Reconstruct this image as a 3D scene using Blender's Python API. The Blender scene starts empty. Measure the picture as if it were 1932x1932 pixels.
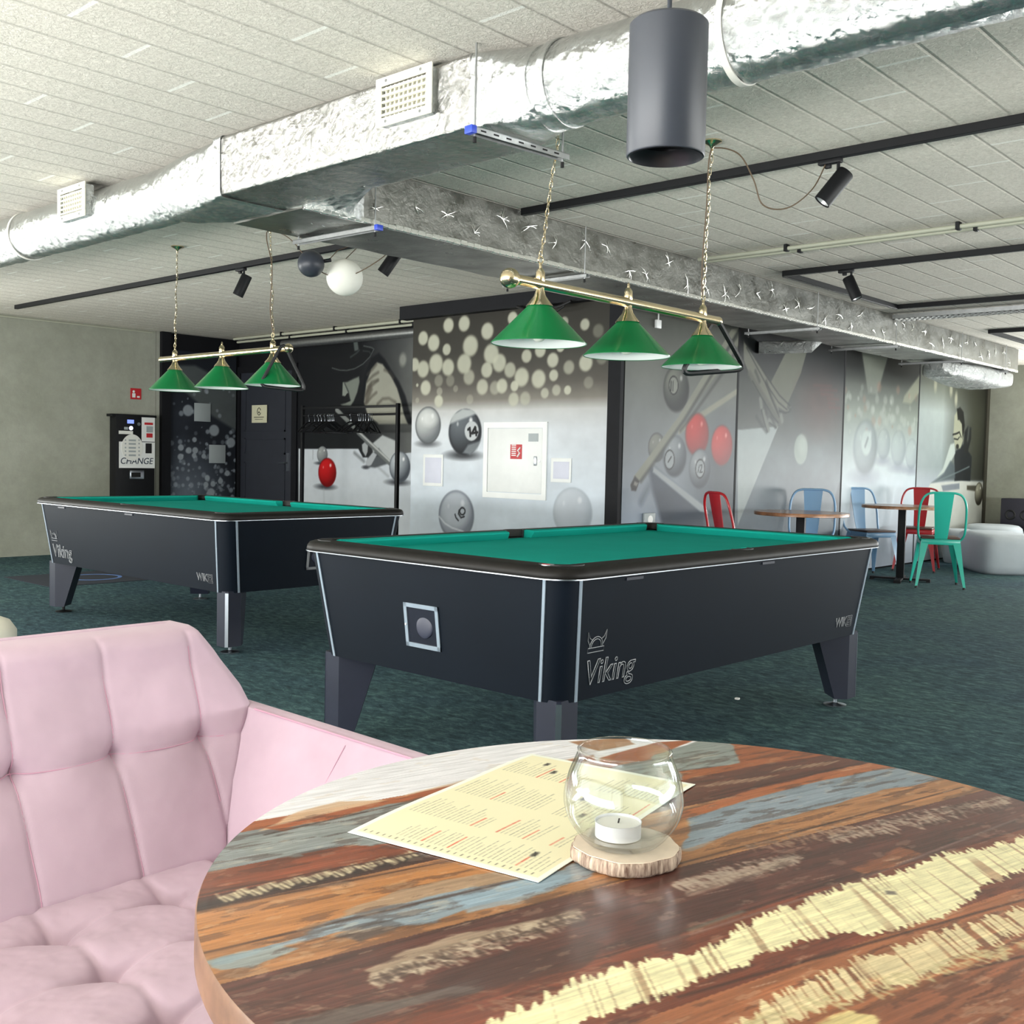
import bpy, bmesh, math, random
import numpy as np
from mathutils import Vector, Matrix

# ------------------------------------------------------------------ camera, world, light, exposure
SC = bpy.context.scene
COL = SC.collection
random.seed(7)
RNG = np.random.RandomState(5)
FPX, YAW, PITCH, ROLL, HC = 2017.6, math.radians(-42.283), math.radians(-2.854), math.radians(1.243), 1.19
_f = np.array([math.sin(YAW)*math.cos(PITCH), math.cos(YAW)*math.cos(PITCH), math.sin(PITCH)])
_r0 = np.array([math.cos(YAW), -math.sin(YAW), 0.0])
_u0 = np.cross(_r0, _f)
_r = math.cos(ROLL)*_r0 + math.sin(ROLL)*_u0
_u = -math.sin(ROLL)*_r0 + math.cos(ROLL)*_u0
CPOS = np.array([0, 0, HC])
camd = bpy.data.cameras.new('camera')
cam = bpy.data.objects.new('camera', camd); COL.objects.link(cam)
camd.sensor_fit = 'HORIZONTAL'; camd.sensor_width = 36.0; camd.lens = 36.0*FPX/1932
camd.clip_start = 0.02; camd.clip_end = 200
m = Matrix(((_r[0], _u[0], -_f[0], 0), (_r[1], _u[1], -_f[1], 0), (_r[2], _u[2], -_f[2], HC), (0, 0, 0, 1)))
cam.matrix_world = m
SC.camera = cam

W = bpy.data.worlds.new('sky'); SC.world = W; W.use_nodes = True
wn = W.node_tree; wn.nodes['Background'].inputs[0].default_value = (0.75, 0.88, 1.0, 1)
wn.nodes['Background'].inputs[1].default_value = 1.6

def area(name, loc, sx, sy, power, color, look):
    ld = bpy.data.lights.new(name, 'AREA'); ld.shape = 'RECTANGLE'; ld.size = sx; ld.size_y = sy
    ld.energy = power; ld.color = color
    o = bpy.data.objects.new(name, ld); COL.objects.link(o); o.location = loc
    o.rotation_euler = Vector(look).to_track_quat('-Z', 'Y').to_euler()
    return o
# daylight entering through the window openings; the west ones and their light are added
area('daylight_south', (-3.4, -2.85, 1.45), 10.0, 1.9, 100, (0.90, 0.97, 1.0), (0, 1, 0.05))
area('daylight_south_from_ground', (-4.2, -2.80, 0.95), 9.5, 1.1, 1150, (1.0, 0.98, 0.94), (0, 0.5, 0.87))
area('added_west_light', (-11.75, 0.3, 1.0), 4.4, 1.0, 480, (1.0, 0.99, 0.95), (0.55, 0.2, 0.8))  # unseen source, added to brighten the far left ceiling
area('daylight_north', (-0.6, 15.40, 1.45), 6.4, 1.8, 130, (0.92, 0.97, 1.0), (0, -1, 0))
area('daylight_north_from_ground', (-0.6, 15.38, 0.95), 6.4, 0.9, 420, (1.0, 0.99, 0.95), (0, -0.65, 0.76))
area('daylight_east', (4.3, 7.5, 1.4), 9.5, 1.8, 60, (0.93, 0.98, 1.0), (-1, 0, 0))
area('daylight_east_from_ground', (4.28, 7.5, 0.95), 9.5, 0.9, 620, (1.0, 0.99, 0.95), (-0.65, 0, 0.76))
SC.view_settings.view_transform = 'Standard'; SC.view_settings.look = 'None'
SC.view_settings.exposure = 0.0; SC.view_settings.gamma = 1.0; SC.view_settings.use_curve_mapping = False
SC.cycles.use_denoising = True
SC.cycles.max_bounces = 8; SC.cycles.diffuse_bounces = 5; SC.cycles.glossy_bounces = 4
SC.cycles.transparent_max_bounces = 12
SC.cycles.caustics_reflective = False; SC.cycles.caustics_refractive = False
SC.cycles.sample_clamp_indirect = 6.0

# ------------------------------------------------------------------ measuring from the photograph: rays onto the room's planes
def ray(x, y):
    d = np.array([(x-966)/FPX, -(y-966)/FPX, 1.0])
    return d[0]*_r + d[1]*_u + d[2]*_f
def onz(x, y, z): d = ray(x, y); return CPOS + (z-HC)/d[2]*d
def onx(x, y, X): d = ray(x, y); return CPOS + X/d[0]*d
def ony(x, y, Y): d = ray(x, y); return CPOS + Y/d[1]*d

# ------------------------------------------------------------------ materials
def lin(c):
    c = np.asarray(c, float)
    if c.max() > 1.0: c = c/255.0
    return np.where(c <= 0.04045, c/12.92, ((c+0.055)/1.055)**2.4)
class N:
    def __init__(s, mat): s.t = mat.node_tree; s.n = s.t.nodes; s.l = s.t.links
    def add(s, typ, **k):
        n = s.n.new(typ)
        for a, b in k.items(): setattr(n, a, b)
        return n
    def put(s, sock, v):
        if hasattr(v, 'is_linked') or isinstance(v, bpy.types.NodeSocket): s.l.new(v, sock)
        elif v is not None: sock.default_value = v
    def math(s, op, a, b=None, c=None, clamp=False):
        n = s.add('ShaderNodeMath', operation=op, use_clamp=clamp)
        s.put(n.inputs[0], a)
        if b is not None: s.put(n.inputs[1], b)
        if c is not None: s.put(n.inputs[2], c)
        return n.outputs[0]
    def coords(s, scale=(1, 1, 1), world=False, rot=(0, 0, 0)):
        if world: o = s.add('ShaderNodeNewGeometry').outputs['Position']
        else: o = s.add('ShaderNodeTexCoord').outputs['Object']
        mp = s.add('ShaderNodeMapping'); mp.inputs['Scale'].default_value = scale; mp.inputs['Rotation'].default_value = rot
        s.l.new(o, mp.inputs['Vector']); return mp.outputs[0]
    def noise(s, vec, scale, detail=3, rough=0.55, dist=0.0):
        n = s.add('ShaderNodeTexNoise'); s.l.new(vec, n.inputs['Vector'])
        n.inputs['Scale'].default_value = scale; n.inputs['Detail'].default_value = detail
        n.inputs['Roughness'].default_value = rough; n.inputs['Distortion'].default_value = dist
        return n.outputs['Fac']
    def ramp(s, fac, stops):
        n = s.add('ShaderNodeValToRGB'); s.l.new(fac, n.inputs[0]); e = n.color_ramp.elements
        while len(e) < len(stops): e.new(0.5)
        for i, (p, c) in enumerate(stops):
            e[i].position = p; e[i].color = (*[float(v) for v in c], 1) if len(c) == 3 else c
        return n.outputs[0]
    def mix(s, fac, a, b, blend='MIX'):
        n = s.add('ShaderNodeMix', data_type='RGBA', blend_type=blend)
        s.put(n.inputs[0], fac)
        for i, v in ((6, a), (7, b)):
            if isinstance(v, bpy.types.NodeSocket): s.l.new(v, n.inputs[i])
            else: n.inputs[i].default_value = (*[float(q) for q in v], 1)
        return n.outputs[2]
    def bump(s, h, strength, dist=0.01, normal=None):
        n = s.add('ShaderNodeBump'); s.l.new(h, n.inputs['Height'])
        n.inputs['Strength'].default_value = strength; n.inputs['Distance'].default_value = dist
        if normal is not None: s.l.new(normal, n.inputs['Normal'])
        return n.outputs[0]
def mat(name, color=(0.5, 0.5, 0.5), rough=0.5, metal=0.0, spec=0.5, var=0.0, vscale=8.0, bump=0.0, bscale=60.0, bdist=0.003, coat=0.0, sheen=0.0, emit=None, raw=False):
    M = bpy.data.materials.new(name); M.use_nodes = True
    k = N(M); P = k.n['Principled BSDF']
    c = color if raw else lin(color)
    P.inputs['Roughness'].default_value = rough; P.inputs['Metallic'].default_value = metal
    P.inputs['Specular IOR Level'].default_value = spec
    if coat: P.inputs['Coat Weight'].default_value = coat; P.inputs['Coat Roughness'].default_value = 0.12
    if sheen: P.inputs['Sheen Weight'].default_value = sheen; P.inputs['Sheen Roughness'].default_value = 0.4
    vec = k.coords()
    f = k.noise(vec, vscale, 4)
    v = max(var, 0.03)
    a = np.clip(np.array(c)*(1-v), 0, 1); b = np.clip(np.array(c)*(1+v), 0, 1)
    k.l.new(k.ramp(f, [(0.3, a), (0.7, b)]), P.inputs['Base Color'])
    if bump: k.l.new(k.bump(k.noise(vec, bscale, 5, 0.6), bump, bdist), P.inputs['Normal'])
    if emit: P.inputs['Emission Color'].default_value = (*lin(emit[0]), 1); P.inputs['Emission Strength'].default_value = emit[1]
    return M
def paint_mat(name, rough=0.5, coat=0.0, spec=0.5, bump=0.0, bscale=200, grain=None):
    M = bpy.data.materials.new(name); M.use_nodes = True
    k = N(M); P = k.n['Principled BSDF']
    at = k.add('ShaderNodeAttribute', attribute_name='paint')
    colr = at.outputs['Color']
    if grain:
        ba = k.add('ShaderNodeAttribute', attribute_name='boardco')
        mp = k.add('ShaderNodeMapping'); mp.inputs['Scale'].default_value = grain[0]; k.l.new(ba.outputs['Vector'], mp.inputs['Vector'])
        g = k.noise(mp.outputs[0], 1.0, 6, 0.65, 0.3)
        colr = k.mix(grain[1], colr, k.mix(1.0, colr, k.ramp(g, [(0.25, (0.35,)*3), (0.75, (1.55,)*3)]), 'MULTIPLY'))
        k.l.new(k.bump(g, 0.15, 0.0012), P.inputs['Normal'])
    k.l.new(colr, P.inputs['Base Color'])
    P.inputs['Roughness'].default_value = rough; P.inputs['Specular IOR Level'].default_value = spec
    if coat: P.inputs['Coat Weight'].default_value = coat; P.inputs['Coat Roughness'].default_value = 0.15
    if bump: k.l.new(k.bump(k.noise(k.coords(), bscale, 5), bump, 0.002), P.inputs['Normal'])
    return M

def concrete_mat(name, c1, c2):
    M = bpy.data.materials.new(name); M.use_nodes = True; k = N(M); P = k.n['Principled BSDF']
    vec = k.coords(world=True)
    f = k.noise(vec, 1.1, 6, 0.6, 0.4); g = k.noise(vec, 9.0, 5, 0.7)
    v2 = k.coords((0.6, 0.6, 6), world=True)
    c = k.ramp(f, [(0.25, lin(c1)), (0.75, lin(c2))])
    c = k.mix(0.35, c, k.mix(1.0, c, k.ramp(g, [(0.3, (0.75,)*3), (0.7, (1.2,)*3)]), 'MULTIPLY'))
    # formwork joints every 2.5 m
    sp = k.add('ShaderNodeSeparateXYZ'); k.l.new(k.coords(world=True), sp.inputs[0])
    j = k.math('ABSOLUTE', k.math('SUBTRACT', k.math('FRACT', k.math('DIVIDE', k.math('ADD', k.math('ADD', sp.outputs[0], sp.outputs[1]), 11.48), 2.5)), 0.5))
    line = k.math('LESS_THAN', j, 0.0022)
    c = k.mix(k.math('MULTIPLY', line, 0.4), c, (0.06, 0.06, 0.055))
    k.l.new(c, P.inputs['Base Color']); P.inputs['Roughness'].default_value = 0.75
    k.l.new(k.bump(k.noise(vec, 40, 5), 0.25, 0.004), P.inputs['Normal'])
    return M

def ceiling_mat():
    M = bpy.data.materials.new('wood_wool_ceiling_boards'); M.use_nodes = True; k = N(M); P = k.n['Principled BSDF']
    sp = k.add('ShaderNodeSeparateXYZ'); k.l.new(k.coords(world=True), sp.inputs[0])
    X, Y = sp.outputs[0], sp.outputs[1]
    q = k.math('DIVIDE', k.math('SUBTRACT', -1.707, X), 0.2065)
    n = k.math('CEIL', q)
    fr = k.math('FRACT', q)
    d = k.math('MULTIPLY', k.math('MINIMUM', fr, k.math('SUBTRACT', 1.0, fr)), 0.2065)
    seam = k.math('SUBTRACT', 1.0, k.math('DIVIDE', d, 0.011), clamp=True)
    s = k.math('DIVIDE', k.math('SUBTRACT', k.math('SUBTRACT', Y, 3.77), k.math('MULTIPLY', n, 0.3)), 1.2)
    s = k.math('FRACT', s)
    e = k.math('MULTIPLY', k.math('MINIMUM', s, k.math('SUBTRACT', 1.0, s)), 1.2)
    joint = k.math('LESS_THAN', e, 0.009)
    joint = k.math('MULTIPLY', joint, k.math('GREATER_THAN', d, 0.008))
    vec = k.coords(world=True)
    fib = k.noise(vec, 60, 5, 0.75, 0.9)
    big = k.noise(vec, 0.9, 3)
    c = k.ramp(fib, [(0.3, lin((205, 200, 187))), (0.7, lin((248, 243, 231)))])
    c = k.mix(0.5, c, k.mix(1.0, c, k.ramp(big, [(0.3, (0.92,)*3), (0.7, (1.04,)*3)]), 'MULTIPLY'))
    c = k.mix(k.math('MULTIPLY', seam, 0.26), c, lin((92, 90, 82)))  # thin shadow along the board seams mixed into the colour
    c = k.mix(joint, c, lin((250, 249, 240)))
    k.l.new(c, P.inputs['Base Color']); P.inputs['Roughness'].default_value = 0.9; P.inputs['Specular IOR Level'].default_value = 0.2
    h = k.math('SUBTRACT', k.math('ADD', k.math('MULTIPLY', fib, 0.8), k.math('MULTIPLY', joint, -0.5)), seam)
    k.l.new(k.bump(h, 0.9, 0.008), P.inputs['Normal'])
    return M

def carpet_mat():
    M = bpy.data.materials.new('mottled_green_carpet'); M.use_nodes = True; k = N(M); P = k.n['Principled BSDF']
    v1 = k.coords((5.5, 11, 1), world=True, rot=(0, 0, math.radians(42)))
    v2 = k.coords(world=True)
    a = k.noise(v1, 2.2, 8, 0.8, 0.5); b = k.noise(v2, 0.7, 4, 0.6); c3 = k.noise(v2, 260, 3, 0.8)
    c = k.ramp(a, [(0.34, lin((32, 46, 54))), (0.5, lin((56, 78, 84))), (0.68, lin((92, 118, 120)))])
    c = k.mix(0.7, c, k.mix(1.0, c, k.ramp(b, [(0.35, (0.65, 0.75, 0.9)), (0.65, (1.25, 1.35, 1.15))]), 'MULTIPLY'))
    c = k.mix(0.5, c, k.mix(1.0, c, k.ramp(c3, [(0.3, (0.5,)*3), (0.7, (1.5,)*3)]), 'MULTIPLY'))
    k.l.new(c, P.inputs['Base Color']); P.inputs['Roughness'].default_value = 0.95; P.inputs['Specular IOR Level'].default_value = 0.15
    k.l.new(k.bump(c3, 0.5, 0.004), P.inputs['Normal'])
    return M

def foil_mat(name, tint=(0.86, 0.86, 0.84), rough=0.22, wr=1.0):
    M = bpy.data.materials.new(name); M.use_nodes = True; k = N(M); P = k.n['Principled BSDF']
    vec = k.coords(world=True)
    vo = k.add('ShaderNodeTexVoronoi', feature='DISTANCE_TO_EDGE'); vo.inputs['Scale'].default_value = 12
    nn = k.add('ShaderNodeTexNoise'); nn.inputs['Scale'].default_value = 6; nn.inputs['Detail'].default_value = 6; k.l.new(vec, nn.inputs['Vector'])
    mx = k.add('ShaderNodeMix', data_type='VECTOR'); mx.inputs[0].default_value = 0.25
    k.l.new(vec, mx.inputs[4]); k.l.new(nn.outputs['Color'], mx.inputs[5]); k.l.new(mx.outputs[1], vo.inputs['Vector'])
    cre = k.math('MINIMUM', vo.outputs['Distance'], 0.25)
    w1 = k.noise(vec, 26, 7, 0.72, 1.6); w2 = k.noise(k.coords((2, 1, 1), world=True), 9, 5, 0.6, 1.0)
    h = k.math('ADD', k.math('MULTIPLY', cre, 0.9), k.math('ADD', k.math('MULTIPLY', w1, 0.9), k.math('MULTIPLY', w2, 1.1)))
    k.l.new(k.bump(h, min(1.0, 0.8*wr), 0.024), P.inputs['Normal'])
    P.inputs['Metallic'].default_value = 0.96; P.inputs['Base Color'].default_value = (*tint, 1)
    k.l.new(k.ramp(k.noise(vec, 5, 3), [(0.3, (rough*0.8,)*3), (0.7, (rough*1.6,)*3)]), P.inputs['Roughness'])
    return M

def glass_mat(name, tint=(0.97, 0.985, 0.98)):
    M = bpy.data.materials.new(name); M.use_nodes = True; k = N(M)
    k.n.remove(k.n['Principled BSDF']); out = k.n['Material Output']
    tr = k.add('ShaderNodeBsdfTransparent'); tr.inputs[0].default_value = (*tint, 1)
    gl = k.add('ShaderNodeBsdfGlossy'); gl.inputs['Roughness'].default_value = 0.02
    lw = k.add('ShaderNodeLayerWeight'); lw.inputs['Blend'].default_value = 0.5
    f = k.math('ADD', 0.06, k.math('MULTIPLY', k.math('POWER', lw.outputs['Facing'], 3.2), 0.85), clamp=True)
    f = k.math('ADD', f, k.math('MULTIPLY', k.noise(k.coords(), 30, 2), 0.01))
    ms = k.add('ShaderNodeMixShader'); k.l.new(f, ms.inputs[0]); k.l.new(tr.outputs[0], ms.inputs[1]); k.l.new(gl.outputs[0], ms.inputs[2])
    k.l.new(ms.outputs[0], out.inputs[0]); return M

M = {}
M['black'] = mat('black_powder_coat', (18, 19, 22), 0.5, spec=0.25, bump=0.08, bscale=300)
M['blackwall'] = mat('black_painted_wall', (20, 21, 25), 0.65, spec=0.2, var=0.1, bump=0.1)
M['strip'] = mat('pale_aluminium_strip', (158, 172, 186), 0.35, metal=0.35)
M['laminate'] = mat('black_table_laminate', (11, 19, 29), 0.55, spec=0.14, var=0.08, vscale=3, bump=0.05, bscale=400)
M['rail'] = mat('black_rail_wood', (22, 20, 18), 0.5, spec=0.22, var=0.25, vscale=14)
M['legm'] = mat('anthracite_leg_laminate', (34, 38, 52), 0.45, spec=0.3, var=0.08)
M['chrome'] = mat('brushed_aluminium', (190, 196, 204), 0.28, metal=1.0, bump=0.05, bscale=200)
M['steel'] = mat('galvanised_steel', (170, 172, 172), 0.38, metal=0.9, var=0.12, vscale=30)
M['cloth'] = mat('green_pool_cloth', (24, 162, 148), 0.95, spec=0.08, var=0.05, vscale=4)
M['pocket'] = mat('black_pocket_plastic', (14, 14, 17), 0.5)
M['brass'] = mat('polished_brass', (236, 218, 182), 0.17, metal=1.0)
M['shade'] = mat('green_enamel', (10, 108, 56), 0.28, spec=0.4, coat=0.2)
M['white'] = mat('white_enamel', (232, 234, 232), 0.45)
M['cable'] = mat('brown_cable', (94, 78, 60), 0.6)
M['grille'] = mat('white_grille_paint', (236, 234, 220), 0.45)
M['dark'] = mat('dark_recess', (12, 12, 12), 0.8)
M['foil'] = foil_mat('crinkled_aluminium_foil', (0.72, 0.74, 0.73), 0.16, 0.62)
M['foildull'] = foil_mat('dull_crumpled_foil', (0.36, 0.37, 0.36), 0.28, 1.25)
M['foilflat'] = foil_mat('smooth_aluminium_foil', (0.50, 0.495, 0.47), 0.20, 0.60)
M['foilrect'] = foil_mat('foil_duct_board', (0.22, 0.22, 0.20), 0.30, 0.22)
M['tape'] = mat('foil_tape', (236, 236, 230), 0.25, metal=0.9, bump=0.3, bscale=60)
M['strap'] = mat('white_strap', (215, 214, 205), 0.5)
M['pipe'] = mat('painted_pipe', (176, 178, 160), 0.5)
M['concl'] = concrete_mat('concrete_wall', (140, 142, 128), (168, 170, 158))
M['ceil'] = ceiling_mat()
M['carpet'] = carpet_mat()
M['velvet'] = mat('pink_velvet', (185, 162, 175), 0.9, spec=0.2, var=0.09, vscale=5, bump=0.1, bscale=500, bdist=0.001, sheen=0.15)
M['stitch'] = mat('pink_stitching', (196, 150, 170), 0.8)
M['wood'] = mat('light_oak', (150, 104, 66), 0.5, var=0.2, vscale=12)
M['globe'] = mat('opal_glass_globe', (226, 226, 216), 0.6, spec=0.2)
M['spot'] = mat('lamp_reflector', (235, 235, 235), 0.25, metal=0.6, bump=0.3, bscale=150)
M['pendant'] = mat('grey_black_pendant_paint', (50, 54, 62), 0.42, spec=0.4)
M['grey'] = mat('pale_grey_fabric', (178, 186, 192), 0.85, bump=0.1, bscale=400)
M['lightgrey'] = mat('grey_wall_plate', (160, 168, 170), 0.5)
M['seatwood'] = mat('dark_walnut_seat', (74, 48, 40), 0.4, var=0.25, vscale=18)
M['paper'] = mat('white_paper', (228, 228, 222), 0.8)
M['redsign'] = mat('red_sign', (186, 34, 42), 0.5)
M['ink'] = mat('black_print', (20, 20, 24), 0.6)
M['logo'] = mat('silver_print', (150, 152, 156), 0.4, metal=0.5)
M['screen'] = mat('lit_blue_display', (120, 140, 220), 0.3, emit=((120, 140, 230), 1.2))
M['button'] = mat('lit_white_button', (240, 245, 255), 0.3, emit=((235, 242, 255), 1.5))
M['cream'] = mat('cream_leatherette', (232, 228, 212), 0.5)
M['wax'] = mat('white_wax', (238, 236, 232), 0.5)
M['glass'] = glass_mat('clear_glass')
M['pane'] = glass_mat('window_glass')
M['bark'] = None
# ------------------------------------------------------------------ mesh building
def V3(*a): return Vector(a)
class MB:
    """collects shapes; build() links them as one mesh object"""
    def __init__(s): s.v = []; s.f = []; s.mi = []; s.cur = 0
    def add(s, verts, faces):
        o = len(s.v); s.v += [tuple(p) for p in verts]; s.f += [tuple(i+o for i in f) for f in faces]; s.mi += [s.cur]*len(faces); return s
    def box(s, x0, x1, y0, y1, z0, z1, bev=0.0, M4=None, seg=2):
        if bev <= 0:
            vs = [(x, y, z) for x in (x0, x1) for y in (y0, y1) for z in (z0, z1)]
            fs = [(0, 1, 3, 2), (4, 6, 7, 5), (0, 4, 5, 1), (2, 3, 7, 6), (0, 2, 6, 4), (1, 5, 7, 3)]
        else:
            bm = bmesh.new(); bmesh.ops.create_cube(bm, size=1)
            for v in bm.verts: v.co = Vector(((x0+x1)/2+v.co.x*(x1-x0), (y0+y1)/2+v.co.y*(y1-y0), (z0+z1)/2+v.co.z*(z1-z0)))
            bmesh.ops.bevel(bm, geom=bm.edges[:], offset=bev, segments=seg, affect='EDGES', profile=0.5)
            bm.verts.ensure_lookup_table(); vs = [v.co.copy() for v in bm.verts]; fs = [[v.index for v in f.verts] for f in bm.faces]; bm.free()
        if M4 is not None: vs = [M4 @ Vector(v) for v in vs]
        return s.add(vs, fs)
    def lathe(s, prof, n=32, c=(0, 0, 0), M4=None, cap0=False, cap1=False):
        vs = []; fs = []
        for r, z in prof:
            for i in range(n):
                a = 2*math.pi*i/n; vs.append(Vector((c[0]+r*math.cos(a), c[1]+r*math.sin(a), c[2]+z)))
        for j in range(len(prof)-1):
            for i in range(n):
                k = (i+1) % n; fs.append((j*n+i, j*n+k, (j+1)*n+k, (j+1)*n+i))
        if cap0: fs.append(tuple(range(n))[::-1])
        if cap1: fs.append(tuple((len(prof)-1)*n+i for i in range(n)))
        if M4 is not None: vs = [M4 @ v for v in vs]
        return s.add(vs, fs)
    def cyl(s, p0, p1, r0, r1=None, n=20, cap=True):
        r1 = r0 if r1 is None else r1
        p0 = Vector(p0); p1 = Vector(p1); d = (p1-p0)
        q = d.to_track_quat('Z', 'Y').to_matrix().to_4x4(); T = Matrix.Translation(p0) @ q
        return s.lathe([(r0, 0), (r1, d.length)], n, M4=T, cap0=cap, cap1=cap)
    def ball(s, c, r, n=24, m_=14, sc=(1, 1, 1)):
        prof = [(max(1e-5, r*math.sin(math.pi*j/m_)), -r*math.cos(math.pi*j/m_)) for j in range(m_+1)]
        T = Matrix.Translation(c) @ Matrix.Diagonal((*sc, 1)); return s.lathe(prof, n, M4=T)
    def tube(s, pts, r, n=8, closed=False, flat=1.0):
        pts = [Vector(p) for p in pts]; L = len(pts); vs = []; fs = []
        up = None
        for i, p in enumerate(pts):
            if closed: t = pts[(i+1) % L]-pts[i-1]
            else: t = pts[min(i+1, L-1)]-pts[max(i-1, 0)]
            t.normalize()
            if up is None:
                up = Vector((0, 0, 1)) if abs(t.z) < 0.9 else Vector((1, 0, 0))
            a = up - t*up.dot(t)
            if a.length < 1e-6: a = Vector((1, 0, 0)) - t*t.x
            a.normalize(); up = a; b = t.cross(a)
            rr = r[i] if isinstance(r, (list, tuple)) else r
            for k in range(n):
                an = 2*math.pi*k/n; vs.append(p + a*rr*math.cos(an)*flat + b*rr*math.sin(an))
        for i in range(L if closed else L-1):
            j = (i+1) % L
            for k in range(n): k2 = (k+1) % n; fs.append((i*n+k, i*n+k2, j*n+k2, j*n+k))
        if not closed: fs.append(tuple(range(n))[::-1]); fs.append(tuple((L-1)*n+k for k in range(n)))
        return s.add(vs, fs)
    def loft(s, rings, cap=True, closed=False):
        n = len(rings[0]); vs = [p for r in rings for p in r]; fs = []
        R = len(rings)
        for j in range(R if closed else R-1):
            j2 = (j+1) % R
            for i in range(n): k = (i+1) % n; fs.append((j*n+i, j*n+k, j2*n+k, j2*n+i))
        if cap and not closed: fs.append(tuple(range(n))[::-1]); fs.append(tuple((R-1)*n+i for i in range(n)))
        return s.add(vs, fs)
    def prism(s, poly, axis, a0, a1):
        def P(u, v, w): return {'x': (w, u, v), 'y': (u, w, v), 'z': (u, v, w)}[axis]
        return s.loft([[P(u, v, a0) for u, v in poly], [P(u, v, a1) for u, v in poly]])
    def mesh(s, name, mats, ang=40):
        me = bpy.data.meshes.new(name); me.from_pydata(s.v, [], s.f)
        bm = bmesh.new(); bm.from_mesh(me)
        for f in bm.faces: pass
        bmesh.ops.recalc_face_normals(bm, faces=bm.faces[:]); bm.to_mesh(me); bm.free()
        if not isinstance(mats, (list, tuple)): mats = [mats]
        for q in mats: me.materials.append(q)
        if len(mats) > 1: me.polygons.foreach_set('material_index', s.mi)
        me.polygons.foreach_set('use_smooth', [True]*len(me.polygons)); me.set_sharp_from_angle(angle=math.radians(ang))
        me.update(); return me
    def build(s, name, mats, parent=None, ang=40):
        o = bpy.data.objects.new(name, s.mesh(name, mats, ang)); COL.objects.link(o)
        if parent is not None: o.parent = parent
        return o
def tag(o, label, cat, group=None, kind=None):
    o['label'] = label; o['category'] = cat
    if group: o['group'] = group
    if kind: o['kind'] = kind
    return o
def thing(name, label, cat, loc=(0, 0, 0), rz=0.0, group=None):
    o = bpy.data.objects.new(name, None); COL.objects.link(o); o.empty_display_size = 0.1
    o.location = loc; o.rotation_euler = (0, 0, rz); return tag(o, label, cat, group)
def struct(o): o['kind'] = 'structure'; return o
def copy_tree(root, loc, rz=None, label=None, group=None):
    r = root.copy(); COL.objects.link(r); r.location = loc
    if rz is not None: r.rotation_euler = (0, 0, rz)
    if label: r['label'] = label
    if group: r['group'] = group
    for ch in list(root.children):
        c = ch.copy(); COL.objects.link(c); c.parent = r
        for g in list(ch.children):
            d = g.copy(); COL.objects.link(d); d.parent = c
    return r
def text(name, body, size, M4, material, parent=None, extrude=0.0006, outline=0.0, space=1.0, shear=0.0, xs=1.0):
    cu = bpy.data.curves.new(name, 'FONT'); cu.body = body; cu.size = size; cu.extrude = extrude
    cu.space_character = space; cu.shear = shear; cu.align_x = 'CENTER'; cu.align_y = 'CENTER'
    if outline: cu.fill_mode = 'NONE'; cu.extrude = 0.0; cu.bevel_depth = outline; cu.bevel_resolution = 1
    tmp = bpy.data.objects.new('t', cu); COL.objects.link(tmp)
    dg = bpy.context.evaluated_depsgraph_get(); me = bpy.data.meshes.new_from_object(tmp.evaluated_get(dg))
    bpy.data.objects.remove(tmp); me.name = name
    me.transform(M4 @ Matrix.Diagonal((xs, 1, 1, 1)))
    me.materials.clear(); me.materials.append(material)
    o = bpy.data.objects.new(name, me); COL.objects.link(o)
    if parent is not None: o.parent = parent
    return o
def frame(o, xa, ya):
    """matrix with local X=xa, local Y=ya at point o"""
    xa = Vector(xa).normalized(); ya = Vector(ya).normalized(); za = xa.cross(ya)
    return Matrix(((xa.x, ya.x, za.x, o[0]), (xa.y, ya.y, za.y, o[1]), (xa.z, ya.z, za.z, o[2]), (0, 0, 0, 1)))
def rrect(x0, x1, y0, y1, r, z, seg=6):
    """rounded rectangle ring, counter-clockwise"""
    pts = []
    for cx, cy, a0 in ((x1-r, y1-r, 0), (x0+r, y1-r, 90), (x0+r, y0+r, 180), (x1-r, y0+r, 270)):
        for i in range(seg+1):
            a = math.radians(a0+90*i/seg); pts.append((cx+r*math.cos(a), cy+r*math.sin(a), z))
    return pts

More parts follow.
